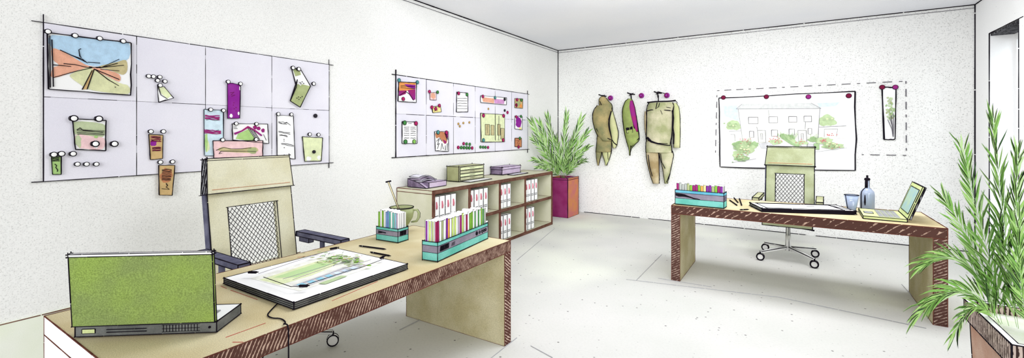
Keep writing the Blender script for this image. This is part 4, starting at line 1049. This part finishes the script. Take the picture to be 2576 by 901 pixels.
def binder(loc, label):
    global b0
    if b0 is None:
        r = thing('ring_binder', label, 'binder', loc, 0, 'white ring binders in the bookcase')
        b = B(); b.box((-.27, -.0455, .003), (0, .0455, .325), 'paper', .0026); b.build('cover', r)
        b = B(); b.tube([(.001, 0, .185), (.001, .003, .215), (.001, -.002, .265)], [.010, .013, .008], 'pink_label', 8); b.build('spine_mark', r)
        b = B()
        for z in (.105, .085): b.ink((.001, -.036, z), (.001, .030, z + .004), .0035, gap=False)
        b.build('spine_lines', r); b0 = r; return r
    r = b0.copy(); C.objects.link(r); r.location = loc; r['label'] = label
    for ch in list(b0.children):
        c_ = ch.copy(); C.objects.link(c_); c_.parent = r
    return r
for row, z in (('upper', .43 + TH * .85), ('lower', TH)):
    for bay, n in (((0, 4), (1, 4), (2, 3), (3, 4)) if row == 'upper' else ((1, 4), (2, 3), (3, 3))):
        y = BY[bay] + (TH if bay == 0 else TH / 2) + .056
        for i in range(n):
            binder((-3.325 - random.uniform(0, .012), y + i * .099, z + .001), 'white binder, %s row of bookcase, %s in the %s compartment from the left' % (row, ordn(i), ordn(bay)))

t = thing('printer', 'lilac desktop printer with curved paper stack on the near end of bookcase', 'printer', (-3.625, 3.86, BH + .007)); L0 = t.location
b = B()
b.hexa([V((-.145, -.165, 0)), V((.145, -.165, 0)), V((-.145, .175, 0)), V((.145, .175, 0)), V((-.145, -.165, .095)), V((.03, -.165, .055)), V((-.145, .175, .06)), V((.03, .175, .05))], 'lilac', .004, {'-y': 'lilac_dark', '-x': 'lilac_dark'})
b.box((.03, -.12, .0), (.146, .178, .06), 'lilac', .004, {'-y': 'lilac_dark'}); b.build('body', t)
for j, (h, sh) in enumerate(((.075, 0), (.095, -.02), (.115, -.04))):
    b = B(); N = 8; up = []; dn = []
    for i in range(N + 1):
        u = i / N; yy = -.15 + .30 * u; zz = h + .035 * math.sin(PI * min(1, u * 1.1)) - .045 * u
        for xx in (-.13 + sh * .2, .06 + sh): up.append(V((xx, yy, zz))); dn.append(V((xx, yy, zz - .010)))
    n2 = len(up); fs = []
    for i in range(N):
        a = 2 * i; fs += [(a, a+1, a+3, a+2), (n2+a, n2+a+2, n2+a+3, n2+a+1), (a, a+2, n2+a+2, n2+a), (a+1, n2+a+1, n2+a+3, a+3)]
    fs += [(0, n2, n2+1, 1), (2*N, 2*N+1, n2+2*N+1, n2+2*N)]
    b.add(up + dn, fs, 'lilac' if j % 2 else 'lilac_board')
    b.tube([p for p in up[1::2]], .0038, 'ink', 4); b.tube([p for p in up[0::2]], .0038, 'ink', 4); b.ink(up[0], up[1], .004); b.ink(up[-2], up[-1], .004)
    b.build('paper_tray', t)
t = thing('letter_tray', 'olive green drawer stack standing in the middle of the bookcase top', 'drawer stack', (-3.69, 4.68, BH + .010)); L0 = t.location
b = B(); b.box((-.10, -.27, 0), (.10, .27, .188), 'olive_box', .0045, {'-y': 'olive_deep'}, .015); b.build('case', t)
for j in range(4):
    b = B(); z = .012 + j * .043
    b.box((.10, -.25, z), (.106, .25, z + .036), 'pale_green' if j % 2 else 'olive_box', .0028); dr = b.build('drawer', t)
    B().ink((.107, -.05 , z + .018), (.107, .05, z + .018), .003, gap=False).build('handle', dr)
b = B(); p = V((-3.50, 4.68, BH)); b.box((p.x - .075, p.y - .22, BH + .004), (p.x + .055, p.y + .26, BH + .009), 'paper', .0028)
solo(b, 'paper_sheets', 'loose white sheets lying in front of the olive drawer stack', 'paper', p)
t = thing('storage_box', 'flat lilac box lying on the far end of the bookcase top', 'box', (-3.725, 5.72, BH + .011)); L0 = t.location
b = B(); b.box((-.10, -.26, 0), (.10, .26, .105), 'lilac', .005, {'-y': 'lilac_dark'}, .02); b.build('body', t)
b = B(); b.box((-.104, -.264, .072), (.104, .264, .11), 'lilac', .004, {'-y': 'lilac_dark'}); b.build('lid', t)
b = B(); p = V((-3.52, 5.74, BH)); b.box((p.x - .06, p.y - .2, BH + .005), (p.x + .05, p.y + .22, BH + .010), 'lilac_board', .0035)
solo(b, 'paper_sheets', 'loose pale sheets in front of the flat lilac box', 'paper', p)

# ------------------------------------------------------------------ plants
def bez(p0, p1, p2, n):
    return [p0 * (1-t_)**2 + p1 * 2*t_*(1-t_) + p2 * t_*t_ for t_ in [i/(n-1) for i in range(n)]]
def frond(p0, p1, p2, n, length, width, lim, start=.2, spread=38, ink=.0022, wdir=None, droop=.25):
    b = B(); c = bez(p0, p1, p2, 24)
    b.tube(c, [width * .16 * (1 - i / 30) for i in range(24)], 'leaf_mid', 5)
    ref = wdir if wdir is not None else FWD
    for i in range(n):
        t_ = start + (1 - start) * (i + .5) / n; x = t_ * 23; k = min(22, int(x)); fr_ = x - k
        p = c[k] * (1 - fr_) + c[k + 1] * fr_; T = (c[k + 1] - c[k]).normalized()
        S = T.cross(ref).normalized(); Nn = S.cross(T)
        for sg in (-1, 1):
            a = math.radians(spread * random.uniform(.6, 1.2)) * (1 - .45 * t_)
            L = length * random.uniform(.75, 1.15) * (1 - .5 * abs(t_ - .45))
            D = (T * math.cos(a) + S * sg * math.sin(a) + Nn * random.uniform(-.22, .22)).normalized()
            tip = p + D * L - V((0, 0, 1)) * droop * L * abs(D.dot(V((1, 0, 0)))+.0) * .8
            m1 = p + D * L * .35 + V((0, 0, .04)) * L; m2 = p + D * L * .7
            Wd = D.cross(Nn).normalized(); wd = width * random.uniform(.7, 1.2)
            P = [p, m1 + Wd * wd, m1 - Wd * wd, m2 + Wd * wd * .75, m2 - Wd * wd * .75, tip]
            mid_up = Nn * wd * .35
            P2 = [p, m1 + Wd * wd, m1 + mid_up, m1 - Wd * wd, m2 + Wd * wd * .75, m2 + mid_up * .7, m2 - Wd * wd * .75, tip]
            P2 = [lim(q_) for q_ in P2]
            k_ = random.choices(('leaf_light', 'leaf_mid', 'leaf_dark', 'leaf_pale'), (.52, .27, .07, .14))[0]
            b.add(P2, [(0, 1, 2), (0, 2, 3), (1, 4, 5, 2), (2, 5, 6, 3), (4, 7, 5), (5, 7, 6)], k_)
            if random.random() < .45:
                off = -FWD * .004
                b.tube([lim(P2[0].lerp(P2[2], .5)) + off, P2[2] + off, P2[5] + off, P2[7] + off], [ink * .6, ink, ink, ink * .4], 'ink' if random.random() < .5 else 'leaf_dark', 4)
    return b
random.seed(33)
# corner palm
PX0, PX1, PY0, PY1, PH = -3.70, -3.31, 7.07, 7.53, .70
t = thing('potted_palm', 'feathery green palm in a square plum and orange pot in the room corner', 'potted plant', ((PX0 + PX1) / 2, (PY0 + PY1) / 2, 0)); L0 = t.location
b = B()
th_ = .03
for lo, hi, k in (((PX0, PY0, 0), (PX1, PY0 + th_, PH), 'plum'), ((PX0, PY1 - th_, 0), (PX1, PY1, PH), 'plum'), ((PX0, PY0 + th_, 0), (PX0 + th_, PY1 - th_, PH), 'terracotta'), ((PX1 - th_, PY0 + th_, 0), (PX1, PY1 - th_, PH), 'terracotta')):
    b.box(V(lo) - L0, V(hi) - L0, k, 0, {'+x': 'terracotta', '-x': 'terracotta', '+z': 'paper'})
for x in (PX0, PX1):
    for y in (PY0, PY1): b.ink(V((x, y, 0)) - L0, V((x, y, PH)) - L0, .0065)
for z in (0, PH, PH - .035):
    b.ink(V((PX0, PY0, z)) - L0, V((PX1, PY0, z)) - L0, .005); b.ink(V((PX1, PY0, z)) - L0, V((PX1, PY1, z)) - L0, .005, .01)
b.build('pot', t)
B().box(V((PX0 + th_, PY0 + th_, PH - .12)) - L0, V((PX1 - th_, PY1 - th_, PH - .06)) - L0, 'olive_deep').build('soil', t)
def lim_c(p): return V((max(p.x, XA + .05), min(p.y, YB - .05), max(p.z, .90 if p.y < 6.52 else .74)))
bs = V((-3.50, 7.30, PH - .08))
for mx, my, tx, ty, td, ln in ((1372, 380, 1338, 308, 7.35, .27), (1378, 375, 1358, 312, 7.5, .26), (1392, 370, 1378, 296, 7.75, .26), (1418, 360, 1426, 288, 7.9, .24), (1436, 370, 1462, 300, 7.75, .26), (1442, 385, 1476, 335, 7.6, .25),
                               (1440, 400, 1478, 372, 7.5, .22), (1380, 395, 1342, 352, 7.3, .26), (1385, 410, 1342, 402, 7.2, .23), (1445, 410, 1470, 405, 7.4, .2), (1405, 390, 1400, 350, 7.5, .22), (1425, 395, 1440, 355, 7.4, .2), (1390, 420, 1352, 422, 7.3, .2)):
    p1 = dp(mx, my, (7.9 + td) / 2); p2 = lim_c(dp(tx, ty, td))
    b = frond(bs + V((random.uniform(-.05, .05), random.uniform(-.05, .05), 0)), p1, p2, 23, ln * .95, .0098, lim_c, .14, 27, .0040, droop=.08); b.local('frond', t)

# big planter at the right
QX0, QX1, QY0, QY1, QH = .88, 1.56, 3.02, 3.70, .50
t = thing('planter_palm', 'tall leafy palm in a big brown planter at the right picture edge', 'potted plant', ((QX0 + QX1) / 2, (QY0 + QY1) / 2, 0)); L0 = t.location
b = B(); i_ = .025
p = [V((x, y, z)) - L0 for z, d in ((0, .035), (QH - .11, .02)) for y in (QY0 + d, QY1 - d) for x in (QX0 + d, QX1 - d)]
b.hexa(p, 'pot_brown', .004); b.build('pot', t)
b = B(); rw = .03
for lo, hi in (((QX0, QY0, QH - .11), (QX1, QY0 + rw, QH)), ((QX0, QY1 - rw, QH - .11), (QX1, QY1, QH)), ((QX0, QY0 + rw, QH - .11), (QX0 + rw, QY1 - rw, QH)), ((QX1 - rw, QY0 + rw, QH - .11), (QX1, QY1 - rw, QH))):
    b.box(V(lo) - L0, V(hi) - L0, 'pot_rim', 0, {'+z': 'paper'})
cs = [(QX0, QY0), (QX1, QY0), (QX1, QY1), (QX0, QY1)]; ci = [(QX0 + rw, QY0 + rw), (QX1 - rw, QY0 + rw), (QX1 - rw, QY1 - rw), (QX0 + rw, QY1 - rw)]
for i in range(4):
    for z in (QH - .11, QH): b.ink(V((*cs[i], z)) - L0, V((*cs[(i + 1) % 4], z)) - L0, .0035, .006)
    b.ink(V((*cs[i], QH - .11)) - L0, V((*cs[i], QH)) - L0, .0035); b.ink(V((*ci[i], QH)) - L0, V((*ci[(i + 1) % 4], QH)) - L0, .0025)
b.build('rim', t)
B().box(V((QX0 + rw, QY0 + rw, QH - .10)) - L0, V((QX1 - rw, QY1 - rw, QH - .05)) - L0, 'soil_pale').build('soil', t)
def lim_p(p): return V((min(p.x, XC - .03), p.y, max(p.z, .03)))
bs = V((1.00, 3.45, QH - .05))
random.seed(5)
for (bx, by), (mx, my, mt), (tx, ty, tt), n, ln, sp in (
        ((.00, .02), (2470, 600, 2.45), (2420, 368, 2.50), 22, .21, 40), ((.03, .00), (2520, 560, 2.40), (2498, 300, 2.45), 24, .22, 34), ((-.02, .04), (2475, 640, 2.5), (2372, 498, 2.55), 18, .20, 40),
        ((.05, -.04), (2548, 600, 2.3), (2560, 385, 2.35), 22, .21, 34), ((-.03, .05), (2450, 590, 2.55), (2318, 672, 2.6), 16, .19, 30), ((-.03, .02), (2440, 665, 2.45), (2312, 790, 2.45), 18, .20, 32),
        ((-.04, .00), (2450, 715, 2.4), (2398, 850, 2.30), 14, .15, 30), ((.06, -.06), (2550, 690, 2.25), (2568, 540, 2.25), 16, .18, 36), ((.03, .02), (2525, 690, 2.40), (2512, 560, 2.4), 14, .17, 34)):
    p0 = bs + V((bx, by, 0)); p1 = dp(mx, my, mt); p2 = dp(tx, ty, tt)
    b = frond(p0, p1, p2, int(n * 1.7), ln * (.80 if ty < 560 else .88), .0064, lim_p, .08, sp * .85, .0015, droop=.06 if ty < 560 else .2); b.local('frond', t)

# ------------------------------------------------------------------ light and camera
def area(name, loc, rot, sx, sy, power, col=(1, 1, 1)):
    l = bpy.data.lights.new(name, 'AREA'); l.shape = 'RECTANGLE'; l.size, l.size_y, l.energy, l.color = sx, sy, power, col
    o = bpy.data.objects.new(name, l); C.objects.link(o); o.location = loc; o.rotation_euler = rot; return o
area('overhead_light', (.35, 5.25, ZC - .03), (0, 0, 0), 1.2, .9, 46, (.97, .98, 1))
area('overhead_light', (-1.2, 2.5, ZC - .03), (0, 0, 0), 1.2, .9, 31, (.97, .98, 1))  # added unseen light to brighten the near desk top and floor
area('ceiling_fill', (-.5, 3.1, 2.55), (math.radians(132), 0, 0), 2.6, .4, 74, (.96, .97, 1))  # added out of view, aimed upward to brighten the ceiling
sl = bpy.data.lights.new('daylight_sun', 'SUN'); sl.energy = 1.9; sl.angle = math.radians(38); sl.color = (.98, .99, 1)
so = bpy.data.objects.new('daylight_sun', sl); C.objects.link(so); so.location = (2, -3, 4)
so.rotation_euler = V((-.40, .90, -.17)).to_track_quat('-Z', 'Y').to_euler()
wd = bpy.data.worlds.new('daylight'); bpy.context.scene.world = wd; wd.use_nodes = True
bg = wd.node_tree.nodes['Background']; bg.inputs[0].default_value = (1, 1, 1, 1); bg.inputs[1].default_value = .62

cam = bpy.data.cameras.new('camera'); cam.sensor_width = 36; cam.lens = F_PX / 2576 * 36; cam.shift_y = -(450.5 - HY) / 2576
cam.clip_start = .05
co = bpy.data.objects.new('camera', cam); C.objects.link(co); co.location = EYE; co.rotation_euler = (PI / 2, 0, YAW)
sc = bpy.context.scene; sc.camera = co
sc.view_settings.view_transform = 'Standard'; sc.view_settings.look = 'None'; sc.view_settings.gamma = 1; sc.view_settings.exposure = -.02
sc.view_settings.use_curve_mapping = False
